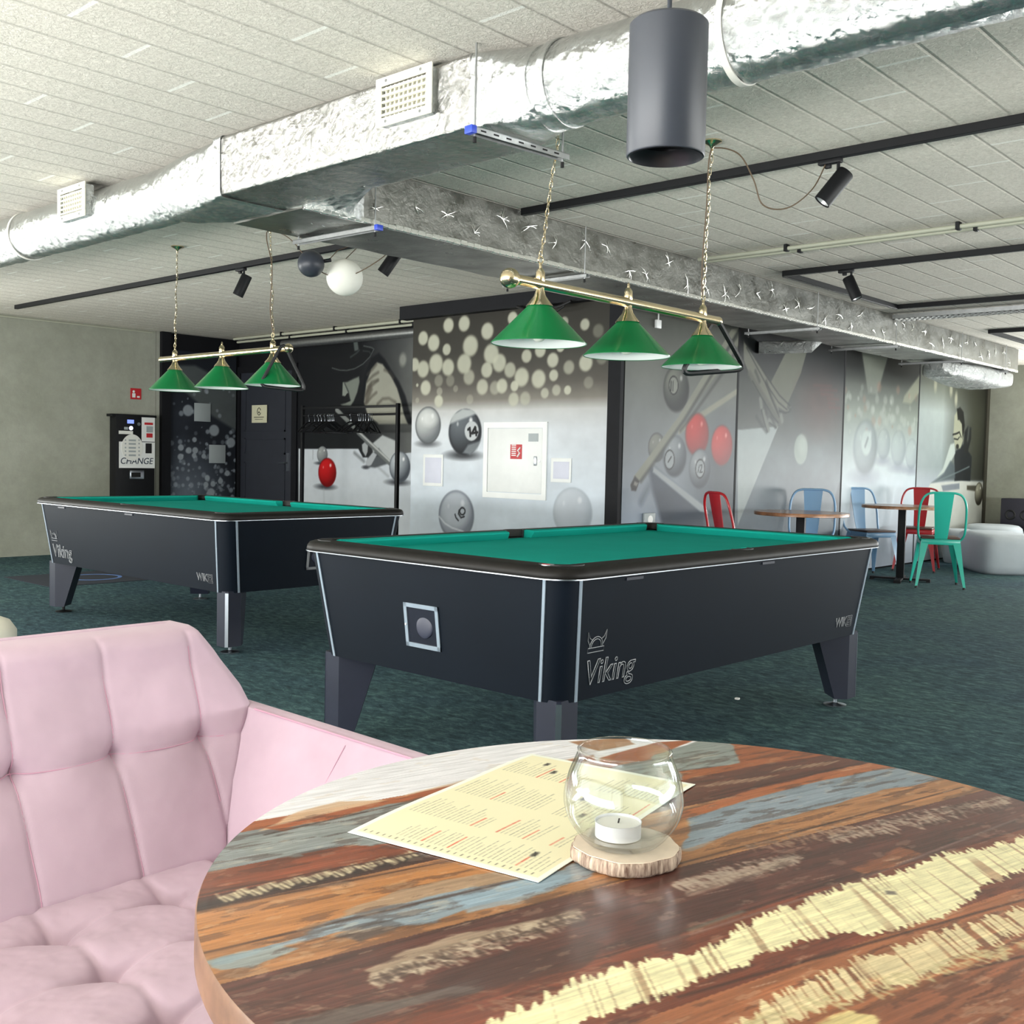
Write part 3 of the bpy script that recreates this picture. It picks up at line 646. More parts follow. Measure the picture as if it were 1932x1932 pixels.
K5 = 5.366
def mural_cues(cv):
    R = lambda x, y: pB(1160+x/K5, 600+y/K5)
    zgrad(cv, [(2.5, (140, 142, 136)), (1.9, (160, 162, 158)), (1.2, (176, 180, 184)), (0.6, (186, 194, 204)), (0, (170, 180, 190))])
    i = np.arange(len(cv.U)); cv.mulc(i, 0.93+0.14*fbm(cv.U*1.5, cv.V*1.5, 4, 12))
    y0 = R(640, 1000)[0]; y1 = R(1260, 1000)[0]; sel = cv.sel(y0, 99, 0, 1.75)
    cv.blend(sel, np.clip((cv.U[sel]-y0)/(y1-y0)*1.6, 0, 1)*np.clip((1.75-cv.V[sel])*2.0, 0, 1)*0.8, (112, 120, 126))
    cv.poly([R(*p) for p in ((330,1500),(390,1510),(900,1930),(900,2400),(560,2400),(380,1750))], (116, 124, 136), 0.03, 0.9)
    cv.poly([R(*p) for p in ((640,1100),(1255,700),(1255,760),(900,1000),(640,1180))], (184, 184, 174), 0.01)
    cv.poly([R(*p) for p in ((390,1505),(900,1900),(950,1980),(860,1960),(380,1560))], (190, 194, 196), 0.01)
    def ball(x, y, ru, lo, hi, ed, al=1.0):
        u, v = R(x, y); r = abs(R(x+ru, y)[0]-R(x-ru, y)[0])/2; cv.sphere(u, v, r, lo, hi, ed, al=al, soft=0.07, sh=0.5); return u, v, r
    u, v, r = ball(620, 720, 130, (70, 74, 76), (170, 172, 164), (108, 110, 106)); cv.ell(u-0.045, v+0.03, 0.075, 0.082, (60, 62, 62), 0.05); cv.ell(u-0.045, v+0.03, 0.064, 0.071, (178, 180, 174), 0.05)
    c = R(575, 690); cv.line([(c[0]-0.016, c[1]+0.04), (c[0]-0.016, c[1]-0.04)], 0.012, (50, 52, 52)); cv.line([(c[0]+0.016, c[1]+0.04), (c[0]+0.016, c[1]-0.04)], 0.012, (50, 52, 52))
    ball(420, 1310, 85, (120, 124, 124), (176, 176, 168), (110, 112, 110), 0.8)
    ball(830, 1180, 120, (176, 66, 62), (216, 106, 98), (160, 120, 116), 0.95); ball(1080, 1290, 110, (180, 70, 66), (218, 112, 104), (160, 120, 118), 0.95)
    for (x, y, ru, lx, ly) in ((605, 1400, 120, 550, 1435), (860, 1530, 112, 860, 1525)):
        ball(x, y, ru, (110, 116, 124), (184, 188, 190), (140, 146, 152))
        u, v = R(lx, ly); cv.ell(u, v, 0.078, 0.088, (62, 64, 68), 0.05); cv.ell(u, v, 0.067, 0.076, (186, 190, 192), 0.05)
    u, v = R(550, 1435); cv.line([(u-0.02, v-0.02), (u+0.025, v+0.025)], 0.012, (52, 54, 58))
    u, v = R(860, 1525); cv.line([(u-0.035, v-0.035), (u-0.015, v+0.03)], 0.010, (62, 64, 68)); cv.line([(u, v+0.03), (u+0.03, v+0.035), (u+0.02, v+0.0), (u-0.005, v-0.035), (u+0.04, v-0.03)], 0.010, (62, 64, 68))
    cv.poly([R(*p) for p in ((720,960),(1290,130),(1290,230),(780,900),(680,1040))], (170, 171, 162), 0.012)
    cv.line([R(*p) for p in ((660,1140),(780,990),(1100,540),(1330,160))], 0.02, (108, 110, 106), 0.02, 0.8)
    cv.poly([R(*p) for p in ((640,1000),(1180,110),(1260,100),(740,960),(250,1660),(185,1610))], (176, 177, 168), 0.008)
    cv.line([R(*p) for p in ((260,1650),(700,1030),(1250,130))], 0.025, (110, 112, 108), 0.018, 0.85)
    cv.poly([R(*p) for p in ((200,1600),(245,1650),(210,1750),(165,1745),(155,1690))], (96, 92, 92), 0.008); cv.poly([R(*p) for p in ((195,1650),(235,1670),(215,1705),(185,1690))], (170, 168, 164), 0.006)
    cv.line([R(*p) for p in ((340,1700),(260,1860))], 0.04, (140, 148, 158), 0.04, 0.7)
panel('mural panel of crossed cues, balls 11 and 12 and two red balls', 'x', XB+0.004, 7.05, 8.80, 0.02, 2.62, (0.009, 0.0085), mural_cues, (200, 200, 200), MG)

def mural_hand(cv):
    R = lambda x, y: pB(1380+x/K5, 600+y/K5)
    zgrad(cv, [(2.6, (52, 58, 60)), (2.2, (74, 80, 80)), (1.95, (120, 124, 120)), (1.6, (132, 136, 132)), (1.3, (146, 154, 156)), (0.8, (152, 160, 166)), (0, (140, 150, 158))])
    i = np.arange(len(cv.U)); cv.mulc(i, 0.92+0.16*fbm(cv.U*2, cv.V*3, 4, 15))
    cv.poly([R(*p) for p in ((100,1130),(430,1100),(470,1100),(130,1930),(60,2100),(60,1130))], (190, 196, 196), 0.008)
    cv.poly([R(*p) for p in ((560,320),(780,270),(700,560),(560,880),(450,850),(400,640))], (156, 158, 148), 0.008)
    cv.poly([R(*p) for p in ((120,230),(250,430),(370,620),(480,780),(600,900),(570,960),(470,900),(500,1060),(440,1000),(300,780),(200,620),(120,430))], (160, 161, 152), 0.008)
    cv.line([R(*p) for p in ((180,560),(300,760),(460,1010),(500,1050))], 0.06, (140, 142, 134), 0.02)
    cv.line([R(*p) for p in ((350,640),(400,800),(470,960))], 0.02, (88, 92, 88), 0.02, 0.8); cv.line([R(*p) for p in ((240,540),(280,640))], 0.03, (92, 96, 92), 0.02, 0.7)
    for a in (((290,820),(300,900)), ((320,950),(345,1040),(370,1130)), ((380,1040),(450,1090)), ((500,990),(510,1040))): cv.line([R(*p) for p in a], 0.055, (160, 163, 158), 0.012)
    for a in (((250,1000),(300,1080),(350,1150)), ((330,860),(350,960)), ((400,1000),(440,1100)), ((570,900),(590,930))): cv.line([R(*p) for p in a], 0.03, (92, 98, 96), 0.02, 0.7)
    for a in (((150,300),(330,640),(470,850),(560,930)), ((210,640),(300,800),(420,1000),(470,1060)), ((130,240),(250,430),(370,620),(480,780),(590,890)), ((300,930),(330,1060),(360,1150)), ((380,1060),(450,1110)), ((340,660),(420,860),(480,1000)), ((480,940),(540,960),(580,950))): cv.line([R(*p) for p in a], 0.010, (70, 76, 74), 0.010, 0.9)
    u, v = R(700, 1330); cv.ell(u, v, 0.145, 0.155, (184, 192, 186), 0.08, 0.9); cv.ell(u+0.03, v+0.05, 0.09, 0.09, (200, 206, 202), 0.5, 0.6)
    cv.ell(*R(900, 850), 0.42, 0.30, (150, 112, 104), 0.6, 0.45)
    for k in range(7): cv.line([R(830+30*k % 240+((k*37) % 60), 680+k*45), R(1010+((k*53) % 90), 690+k*45)], 0.018, (160, 110, 104), 0.02, 0.4)
    cv.line([R(*p) for p in ((1110,1720),(1060,1880),(1040,2000))], 0.09, (96, 100, 104), 0.05, 0.8)
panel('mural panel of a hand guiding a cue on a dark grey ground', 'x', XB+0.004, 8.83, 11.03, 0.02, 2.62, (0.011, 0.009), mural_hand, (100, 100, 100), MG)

K6 = 6.44
def mural_eight(cv):
    R = lambda x, y: pB(1600+x/K6, 660+y/K6)
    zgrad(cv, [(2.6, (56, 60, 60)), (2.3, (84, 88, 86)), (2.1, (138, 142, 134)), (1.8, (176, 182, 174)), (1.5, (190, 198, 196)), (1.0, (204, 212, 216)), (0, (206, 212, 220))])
    cv.poly([R(*p) for p in ((150,-40),(520,-40),(350,545),(240,530))], (168, 172, 164), 0.02)
    cv.poly([R(*p) for p in ((880,280),(880,500),(760,660),(660,640),(680,560))], (184, 186, 172), 0.02, 0.9)
    rr = np.random.RandomState(8)
    for k in range(60):
        x = rr.uniform(-40, 860); y = rr.uniform(450, 1000); u, v = R(x, y); r = rr.uniform(0.02, 0.06); cv.ell(u, v, r, r, (206, 210, 204) if k % 4 else (190, 164, 150), 0.4, rr.uniform(0.2, 0.5))
    for x, y, ru, ry in ((210, 1190, 145, 0), (430, 1150, 80, 0), (610, 1200, 90, 0), (770, 1270, 75, 0)):
        u, v = R(x, y); r = abs(R(x+ru, y)[0]-R(x-ru, y)[0])/2; al = 0.55 if x == 210 else 0.3
        cv.sphere(u, v, r, (120, 130, 134), (196, 204, 204), (150, 158, 160), al=al, soft=0.1, sh=0.4); cv.ell(u, v-r*1.05, r, r*0.25, (150, 156, 166), 0.7, 0.5)
    u, v = R(220, 1130); cv.ell(u, v, 0.13, 0.14, (206, 214, 212), 0.15, 0.8); cv.line([(u-0.03, v-0.04), (u+0.03, v+0.05)], 0.03, (130, 138, 138), 0.02, 0.6)
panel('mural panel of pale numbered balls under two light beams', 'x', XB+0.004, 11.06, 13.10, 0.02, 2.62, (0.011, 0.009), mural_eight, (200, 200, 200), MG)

def mural_man(cv):
    R = lambda x, y: pB(1600+x/K6, 660+y/K6)
    ya, yb = R(1150, 900)[0], R(1770, 900)[0]
    zgrad(cv, [(2.6, (122, 124, 116)), (2.2, (160, 164, 156)), (1.9, (196, 202, 200)), (1.2, (176, 184, 184)), (1.0, (190, 196, 200)), (0, (206, 212, 218))])
    t = np.clip((cv.U-ya)/(yb-ya), 0, 1)**0.8*np.clip((cv.V-1.0)*20, 0, 1)
    tg = np.array((58, 58, 48))/255; cv.c = cv.c*(1-0.9*t[:, None])+tg*0.9*t[:, None]
    cv.ell(*R(1560, 950), 0.25, 0.45, (110, 112, 96), 0.9, 0.6)
    for x, y in ((1250, 480), (1310, 600), (1060, 420)): cv.ell(*R(x, y), 0.05, 0.09, (200, 200, 186), 0.5, 0.8)
    cv.poly([R(*p) for p in ((1290,1250),(1400,1150),(1500,1300),(1480,1600),(1290,1600))], (62, 70, 76), 0.02)
    cv.poly([R(*p) for p in ((1240,1150),(1290,1130),(1300,1260),(1180,1480),(1080,1570),(1070,1560),(1150,1440))], (198, 204, 200), 0.015)
    cv.poly([R(*p) for p in ((1160,1500),(1240,1350),(1290,1400),(1300,1560),(1100,1600),(1010,1620))], (124, 134, 138), 0.02, 0.9)
    cv.poly([R(*p) for p in ((1290,800),(1330,730),(1380,750),(1410,900),(1400,1080),(1360,1200),(1300,1190),(1275,1050))], (186, 188, 174), 0.015)
    cv.poly([R(*p) for p in ((1320,720),(1360,700),(1400,760),(1415,920),(1390,1090),(1380,900),(1350,850),(1330,850))], (62, 64, 60), 0.015)
    cv.line([R(*p) for p in ((1270,1030),(1310,1020),(1350,1000),(1370,1060))], 0.018, (40, 42, 42), 0.01); cv.line([R(*p) for p in ((1285,1080),(1330,1090),(1350,1060))], 0.014, (52, 54, 54), 0.01); cv.ell(*R(1325, 1175), 0.05, 0.03, (50, 52, 50), 0.4, 0.8)
    cv.poly([R(*p) for p in ((1410,1000),(1450,930),(1495,950),(1490,1080),(1450,1250),(1400,1260))], (70, 74, 74), 0.02); cv.line([R(*p) for p in ((1465,960),(1450,1090))], 0.05, (130, 134, 128), 0.03)
    cv.line([R(*p) for p in ((1000,1630),(1300,1500),(1470,1420))], 0.02, (150, 160, 160), 0.01)
    cv.poly([R(*p) for p in ((1000,1620),(1370,1590),(1700,1610),(1700,2400),(860,2400),(960,1700))], (208, 210, 206), 0.012)
    cv.poly([R(*p) for p in ((1130,1650),(1350,1620),(1350,1690),(1150,1720))], (158, 164, 170), 0.012, 0.9); cv.poly([R(*p) for p in ((1440,1650),(1580,1650),(1560,1720),(1440,1700))], (116, 114, 104), 0.012, 0.9)
    u, v = R(1585, 1750); cv.sphere(u, v, 0.16, (90, 88, 80), (196, 196, 184), (110, 108, 98))
panel('mural panel of a man in glasses holding a cue, farthest from the camera', 'x', XB+0.004, 13.13, 15.50, 0.02, 2.62, (0.012, 0.009), mural_man, (200, 200, 200), MG)
# dark joints between the panels of the long wall
for k, y in enumerate((8.815, 11.045, 13.115)):
    struct(MB().box(XB-0.01, XB+0.006, y-0.016, y+0.016, 0, ZC).build('trim_%d' % (4+k), M['blackwall']))

M['plate'] = mat('bluish_white_plate', (206, 208, 222), 0.5)
# hatch, plates and signs on the ball mural
def plate(name, label, cat, px0, py0, px1, py1, mt, th=0.012, grp=None, pf=pA, Y=YA):
    a = pf(px0, py0); b = pf(px1, py1)
    return a[0], b[0], b[1], a[1]
a = pA(915, 797); b = pA(1031, 940); hx0, hx1, hz0, hz1 = a[0], b[0], b[1]-0.02, a[1]-0.0
hh = thing('wall_hatch', 'white metal hatch with a red hose sticker in the ball mural', 'hatch', (hx0, YA, hz0))
w_, h_ = hx1-hx0, hz1-hz0
f = MB()
for q in ((0, w_, 0, 0.05), (0, w_, h_-0.05, h_), (0, 0.05, 0.05, h_-0.05), (w_-0.05, w_, 0.05, h_-0.05)): f.box(q[0], q[1], -0.014, 0.0, q[2], q[3])
f.build('hatch_frame', M['white'], hh)
d_ = MB().box(0.055, w_-0.055, -0.010, 0.0, 0.055, h_-0.055, 0.002).build('hatch_door', M['white'], hh)
f = MB().box(w_-0.14, w_-0.11, -0.02, -0.01, h_*0.44, h_*0.56, 0.004); f.cyl((w_-0.08, -0.010, h_*0.5), (w_-0.08, -0.016, h_*0.5), 0.008)
f.build('lock', M['chrome'], d_)
st = MB().box(w_*0.44, w_*0.62, -0.013, -0.010, h_*0.52, h_*0.71).build('hose_sticker', M['redsign'], hh); st['label'] = 'red square sticker with white hose symbol'
g = MB()
for k in range(7): g.box(w_*0.46, w_*0.53, -0.0145, -0.013, h_*0.56+k*0.018, h_*0.56+k*0.018+0.009)
g.tube([(w_*0.555, -0.014, h_*0.55), (w_*0.59, -0.014, h_*0.60), (w_*0.56, -0.014, h_*0.63), (w_*0.60, -0.014, h_*0.67)], 0.008, 6); g.build('symbol', M['white'], st)
g = MB().box(w_-0.21, w_-0.10, -0.0145, -0.010, h_-0.17, h_-0.10).build('vent_mark', M['lightgrey'], hh)
for (x0, y0, x1, y1, lb) in ((800, 857, 836, 918, 'blank white cover plate left of the white hatch'), (1041, 864, 1078, 911, 'blank white cover plate right of the white hatch')):
    a = pA(x0, y0); b = pA(x1, y1)
    p_ = MB().box(a[0], b[0], YA-0.010, YA-0.0005, b[1], a[1], 0.003).build('cover_plate', M['white']); tag(p_, lb, 'wall plate', 'white plates in the ball mural')
    MB().box(a[0]+0.03, b[0]-0.02, YA-0.013, YA-0.009, b[1]+0.03, a[1]-0.03, 0.001).build('plate_insert', M['plate'], p_)
for (x0, y0, x1, y1, lb) in ((367, 760, 397, 796, 'upper square grey plate on the light spot mural'), (395, 839, 425, 874, 'lower square grey plate on the light spot mural')):
    a = onx(x0, y0, XW+0.02); b = onx(x1, y1, XW+0.02)
    tag(MB().box(XW+0.0125, XW+0.024, a[1], b[1], b[2], a[2], 0.002).build('cover_plate', M['lightgrey']), lb, 'wall plate', 'square plates on the light spot mural')
# fire hose sign on the concrete wall
a = onx(246, 732, XW); b = onx(266, 754, XW)
fs = tag(MB().box(XW, XW+0.006, a[1], b[1], b[2], a[2]).build('fire_sign', M['redsign']), 'small red fire equipment sign on the concrete wall above the change machine', 'sign')
g = MB().box(XW+0.006, XW+0.0075, a[1]+0.02, a[1]+0.06, b[2]+0.02, a[2]-0.06); g.ball((XW+0.006, a[1]+0.04, a[2]-0.04), 0.016, 10, 6, (0.2, 1, 1))
g.box(XW+0.006, XW+0.0075, b[1]-0.055, b[1]-0.02, b[2]+0.02, a[2]-0.09, 0.0); g.build('symbol', M['white'], fs)
# socket on the cue mural, small white box high on the wall
a = pB(1211, 968)
s_ = tag(MB().box(XB+0.005, XB+0.03, a[0], a[0]+0.16, a[1]-0.11, a[1], 0.008).build('wall_socket', M['lightgrey']), 'pale round wall socket low on the cue mural', 'socket')
MB().cyl((XB+0.03, a[0]+0.08, a[1]-0.055), (XB+0.034, a[0]+0.08, a[1]-0.055), 0.035).build('socket_face', M['white'], s_)
a = pB(1234, 603)
s_ = tag(MB().box(XB+0.005, XB+0.03, a[0], a[0]+0.07, a[1]-0.07, a[1], 0.004).build('sensor_box', M['white']), 'small white box high on the cue mural with a cable above', 'sensor')
MB().cyl((XB+0.02, a[0]+0.035, a[1]), (XB+0.02, a[0]+0.035, ZC), 0.006, n=8).build('cable', M['white'], s_)
# ------------------------------------------------------------------ foil ducts under the ceiling
YD = 2.722                       # front face of the main duct
def wrap(pts_fn, ns, nr, amp=0.006, fr=9.0, seed=1):
    """a closed tube surface pts_fn(s,a)->(centre, dir) with crumpled foil relief"""
    vs = []; fs = []
    for j in range(ns+1):
        for i in range(nr):
            p, d = pts_fn(j/ns, i/nr); p = Vector(p); d = Vector(d)
            n_ = (float(fbm(np.array([p.x*fr+p.z*7]), np.array([p.z*fr*1.3+p.y*fr]), 4, seed)[0])-0.5)*2
            vs.append(p+d*n_*amp)
    for j in range(ns):
        for i in range(nr): k = (i+1) % nr; fs.append((j*nr+i, j*nr+k, (j+1)*nr+k, (j+1)*nr+i))
    m_ = MB(); m_.add(vs, fs); m_.add([vs[i] for i in range(nr)], [tuple(range(nr))[::-1]]); m_.add(vs[-nr:], [tuple(range(nr))]); return m_
def rnd(x0, x1, r=0.142, yc=2.87, zc=2.478, ns=110, seed=1):
    def fn(s_, a): 
        an = 2*math.pi*a; return ((x0+(x1-x0)*s_, yc+r*math.cos(an), zc+r*math.sin(an)), (0, math.cos(an), math.sin(an)))
    return wrap(fn, ns, 56, 0.006, 9, seed)
dm_ = thing('supply_duct', 'main foil wrapped air duct crossing the ceiling from left to right', 'air duct', (0, 0, 0))
rnd(-2.50, 3.6, ns=300, seed=2).build('round_section', M['foil'], dm_, 60)
rnd(-10.6, -4.88, 0.136, ns=300, seed=4).build('round_section', M['foil'], dm_, 60)
def sect(x, hw, z0, z1, e, yc):   # superellipse section
    pts = []
    for i in range(56):
        a = 2*math.pi*i/56; c, s_ = math.cos(a), math.sin(a)
        pts.append((x, yc+hw*math.copysign(abs(c)**e, c), (z0+z1)/2+(z1-z0)/2*math.copysign(abs(s_)**e, s_)))
    return pts
def crump(rings, amp=0.006, seed=3, fr=9):
    out = []
    for r in rings:
        o = []
        for p in r:
            n_ = (float(fbm(np.array([p[0]*fr+p[2]*7]), np.array([p[2]*fr+p[1]*fr*1.2]), 4, seed)[0])-0.5)*2*amp
            o.append((p[0], p[1]+n_, p[2]+n_*0.7))
        out.append(o)
    return out
def seglist(keys, n):
    R = []
    for (a, b) in zip(keys[:-1], keys[1:]):
        for i in range(n): t = i/n; R.append(sect(*[a[k]*(1-t)+b[k]*t for k in range(6)]))
    R.append(sect(*keys[-1])); return R
yc = YD+0.18
MB().loft(crump(seglist([(-4.33, 0.18, 2.352, 2.62, 0.12, yc), (-2.72, 0.18, 2.355, 2.62, 0.12, yc)], 90), 0.005, 5)).build('box_section', M['foilflat'], dm_, 60)
MB().loft(crump(seglist([(-2.72, 0.18, 2.355, 2.62, 0.14, yc), (-2.62, 0.17, 2.345, 2.62, 0.4, yc-0.01), (-2.46, 0.150, 2.33, 2.62, 1.0, 2.872)], 10), 0.008, 6)).build('reducer', M['foil'], dm_, 60)
MB().loft(crump(seglist([(-4.33, 0.18, 2.352, 2.62, 0.14, yc), (-4.40, 0.195, 2.335, 2.618, 0.35, yc), (-4.66, 0.19, 2.325, 2.618, 0.5, yc), (-4.84, 0.172, 2.335, 2.615, 0.75, yc-0.01), (-4.94, 0.142, 2.345, 2.61, 1.0, 2.872)], 12), 0.008, 7)).build('reducer', M['foil'], dm_, 60)
for x in (-4.33,):   # tape bands round the box
    R = [sect(x+d, 0.185, 2.347, 2.624, 0.12, yc) for d in (-0.03, 0.03)]
    MB().loft(crump(R, 0.002, 8), cap=False).build('foil_tape', M['foil'], dm_, 60)
def hoop(x, r, w, mt, name, parent, yc_=2.87, zc_=2.478, tilt=0.0):
    pr = [(r, -w/2), (r+0.005, -w/2), (r+0.005, w/2), (r, w/2), (r, -w/2)]
    T = Matrix.Translation((x, yc_, zc_)) @ Matrix.Rotation(tilt, 4, 'Z') @ Matrix.Rotation(math.pi/2, 4, 'Y')
    return MB().lathe(pr, 48, M4=T).build(name, mt, parent)
hoop(-1.72, 0.144, 0.022, M['strap'], 'strap', dm_, tilt=0.05); hoop(-6.62, 0.139, 0.02, M['strap'], 'strap', dm_, tilt=0.1); hoop(-2.40, 0.144, 0.03, M['foil'], 'foil_tape', dm_)

# branch duct running away above the long mural
xn, xf = -4.19, -4.77
zb = 2.352
br = thing('branch_duct', 'long rectangular foil duct running from the main duct to the far wall', 'air duct')
def brect(y, dz=0): 
    return [(xn, y, zb+dz), (xn, y, 2.618), (xf, y, 2.618), (xf, y, zb+dz)]
def slab_branch():
    nL = 420; nF = 10; rings = []
    for j in range(nL+1):
        y = 3.10+(13.5-3.10)*j/nL; r = []
        for i in range(nF): r.append((xn, y, zb+(2.618-zb)*i/nF))
        for i in range(nF): r.append((xn+(xf-xn)*i/nF, y, 2.618))
        for i in range(nF): r.append((xf, y, 2.618-(2.618-zb)*i/nF))
        for i in range(nF): r.append((xf+(xn-xf)*i/nF, y, zb))
        o = []
        for (a, b, c) in r:
            n1 = (float(fbm(np.array([b*3+a*5]), np.array([c*9+a*6]), 4, 11)[0])-0.5)*2
            o.append((a+n1*0.004, b, min(2.62, c+n1*0.006)))
        rings.append(o)
    return MB().loft(rings)
bd = slab_branch()
# pins with crinkled stars along the near face, glints drawn in bright foil
rr = random.Random(4)
f = bd; f.cur = 1
for k in range(42):
    y = 3.55+k*0.235+rr.uniform(-0.03, 0.03); z = zb+0.135+rr.choice((-0.06, 0.0, 0.055)); c = Vector((xn+0.005, y, z))
    for a in range(rr.randint(4, 8)):
        an = rr.uniform(0, 6.28); L = rr.uniform(0.03, 0.085)
        p = [c, c+Vector((0.003, math.cos(an)*L*0.5+rr.uniform(-.006, .006), math.sin(an)*L*0.5)), c+Vector((-0.004, math.cos(an)*L, math.sin(an)*L))]
        f.tube(p, [0.0030, 0.0020, 0.0006], 5)
f.build('duct_body', [M['foilrect'], M['tape']], br, 30)
f = MB()
for i in range(200):
    y0 = 3.10+i*0.052; f.box(xn-0.012, xn+0.006, y0, y0+0.054, zb-0.008+rr.uniform(-0.002, 0.002), zb+0.020+rr.uniform(-0.004, 0.004), 0.003, seg=1)
f.build('edge_tape', M['tape'], br)
# gusset where the branch leaves the main duct
g = []
for i in range(15):
    t = i/14; y = 3.02+0.50*t; xr = -3.50-0.70*(1-(1-t)**2); xl = -4.38-0.40*t**0.6
    pts = [(xl, y, 2.358), (xl, y, 2.612)]+[(xr, y, 2.612)]+[(xr+(xl-xr)*k/12, y, 2.358+0.006*math.sin(k*2.1+i)) for k in range(12)]
    g.append(pts)
MB().loft(g).build('gusset', M['foil'], br)
# hangers: threaded rods with a slotted rail under the duct
def hanger(p0, p1, ztop, label, rods=(0, 1), cap=None):
    r = thing('duct_hanger', label, 'hanger', group='slotted rails holding the ducts')
    p0 = Vector(p0); p1 = Vector(p1); d = (p1-p0).normalized(); s_ = Vector((-d.y, d.x, 0))
    f = MB(); L = (p1-p0).length
    T = frame(p0, d, s_)
    f.box(0, L, -0.019, 0.019, -0.003, 0.0, M4=T).box(0, L, -0.019, -0.016, -0.022, 0, M4=T).box(0, L, 0.016, 0.019, -0.022, 0, M4=T)
    f.cur = 1; n = int(L/0.06)
    for i in range(n): f.box(0.03+i*0.06, 0.055+i*0.06, -0.0195, -0.0187, -0.014, -0.008, M4=T).box(0.03+i*0.06, 0.055+i*0.06, -0.005, 0.005, -0.0035, -0.0029, M4=T)
    f.build('rail', [M['steel'], M['dark']], r)
    for k in rods:
        q = p0.lerp(p1, 0.04+0.92*k)
        MB().cyl((q.x, q.y, p0.z-0.045), (q.x, q.y, ztop), 0.004, n=8).cyl((q.x, q.y, p0.z-0.012), (q.x, q.y, p0.z-0.003), 0.010, n=6).build('threaded_rod', M['steel'], r)
        MB().cyl((q.x, q.y, p0.z-0.05), (q.x, q.y, p0.z-0.03), 0.007, n=10).build('rubber_tip', M['dark'], r)
    if cap: c = MB().box(-0.012, 0.012, -0.02, 0.02, -0.024, 0.003, 0.002, M4=T).build('end_cap', mat('blue_plastic_cap', (48, 74, 190), 0.4), r)
    return r
hanger((-2.66, 2.67, 2.335), (-2.62, 3.14, 2.335), ZC, 'slotted rail under the main duct with a blue end cap', cap=True)
hanger((-4.14, 3.52, 2.335), (-4.80, 3.50, 2.335), ZC, 'slotted rail under the branch duct, nearest the main duct', cap=True)
for k, (y, lb) in enumerate(((5.2, 'second'), (8.3, 'third'), (9.9, 'fourth'), (11.6, 'fifth'), (13.0, 'sixth'))):
    hanger((-4.14, y, 2.335), (-4.84, y, 2.335), ZC, 'slotted rail under the branch duct, %s from the main duct' % lb)
# supply grilles on the main duct
def grille(x0, x1, z0, z1, y, label):
    r = thing('air_grille', label, 'vent', (x0, y, z0), group='white air grilles on the main duct')
    w, h = x1-x0, z1-z0; b = 0.032; f = MB()
    for q in ((0, w, 0, b), (0, w, h-b, h), (0, b, b, h-b), (w-b, w, b, h-b)): f.box(q[0], q[1], -0.008, 0.0, q[2], q[3], 0.002, seg=1)
    f.build('grille_frame', M['grille'], r)
    MB().box(b*0.9, w-b*0.9, 0.016, 0.020, b*0.9, h-b*0.9).build('grille_recess', mat('grey_recess', (168, 166, 152), 0.7), r)
    MB().box(0.01, w-0.01, 0.0, 0.06, 0.01, h-0.01).build('grille_collar', M['foil'], r) if False else None
    for k in range(5):
        z = b+(h-2*b)*(k+0.5)/5.0; MB().box(b, w-b, -0.004, 0.006, z-0.004, z+0.004).build('blade', M['grille'], r)
    for k in range(10):
        x = b+(w-2*b)*(k+0.5)/10; MB().box(x-0.0025, x+0.0025, 0.006, 0.014, b, h-b).build('vane', M['grille'], r)
    for x in (0.06, w-0.06):
        for z in (0.016, h-0.016): MB().cyl((x, -0.008, z), (x, -0.0105, z), 0.006, n=10).build('screw', M['steel'], r)
    f = MB().box(0.02, w-0.02, 0.0, 0.022, 0.015, 0.03).box(0.02, w-0.02, 0.0, 0.05, 0.005, 0.02).box(0.015, 0.03, 0, 0.05, 0.01, h-0.01).box(w-0.03, w-0.015, 0, 0.05, 0.01, h-0.01)
    f.build('grille_collar', M['foil'], r)
    return r
grille(-3.185, -2.875, 2.43, 2.612, 2.69, 'white air grille on the box section of the main duct')
grille(-5.87, -5.55, 2.427, 2.608, 2.70, 'smaller looking white air grille farther left on the round duct')
# foil boot under the far end of the branch
b_ = MB(); R = []
for y, hw, z0, z1 in ((11.7, 0.10, 2.25, 2.35), (11.9, 0.20, 2.19, 2.35), (12.4, 0.27, 2.16, 2.36), (13.1, 0.30, 2.13, 2.36), (13.45, 0.28, 2.16, 2.36), (13.6, 0.2, 2.2, 2.34)):
    r = []
    for i in range(40):
        a = 2*math.pi*i/40; c, s_ = math.cos(a), math.sin(a); r.append((-4.5+hw*math.copysign(abs(c)**0.5, c), y, (z0+z1)/2+(z1-z0)/2*math.copysign(abs(s_)**0.5, s_)))
    R.append(r)
fine = []
for a, b in zip(R[:-1], R[1:]):
    for t in range(8): fine.append([tuple(p[k]*(1-t/8)+q[k]*t/8 for k in range(3)) for p, q in zip(a, b)])
fine.append(R[-1])
b_.loft(crump(fine, 0.02, 21, 7)); tag(b_.build('foil_boot', M['foildull'], None, 60), 'crumpled foil boot hanging under the far end of the branch duct', 'air duct')
q = onx(1397, 607, XB+0.3)
f = MB(); f.tube([(XB+0.02, 9.15, 2.30), (XB+0.2, 9.25, 2.30), (XB+0.42, 9.4, 2.31), (-4.76, 9.5, 2.40)], 0.06, 16)
o = tag(f.build('flexible_pipe', M['foildull'], None, 60), 'short flexible foil pipe between the long mural and the branch duct', 'pipe')

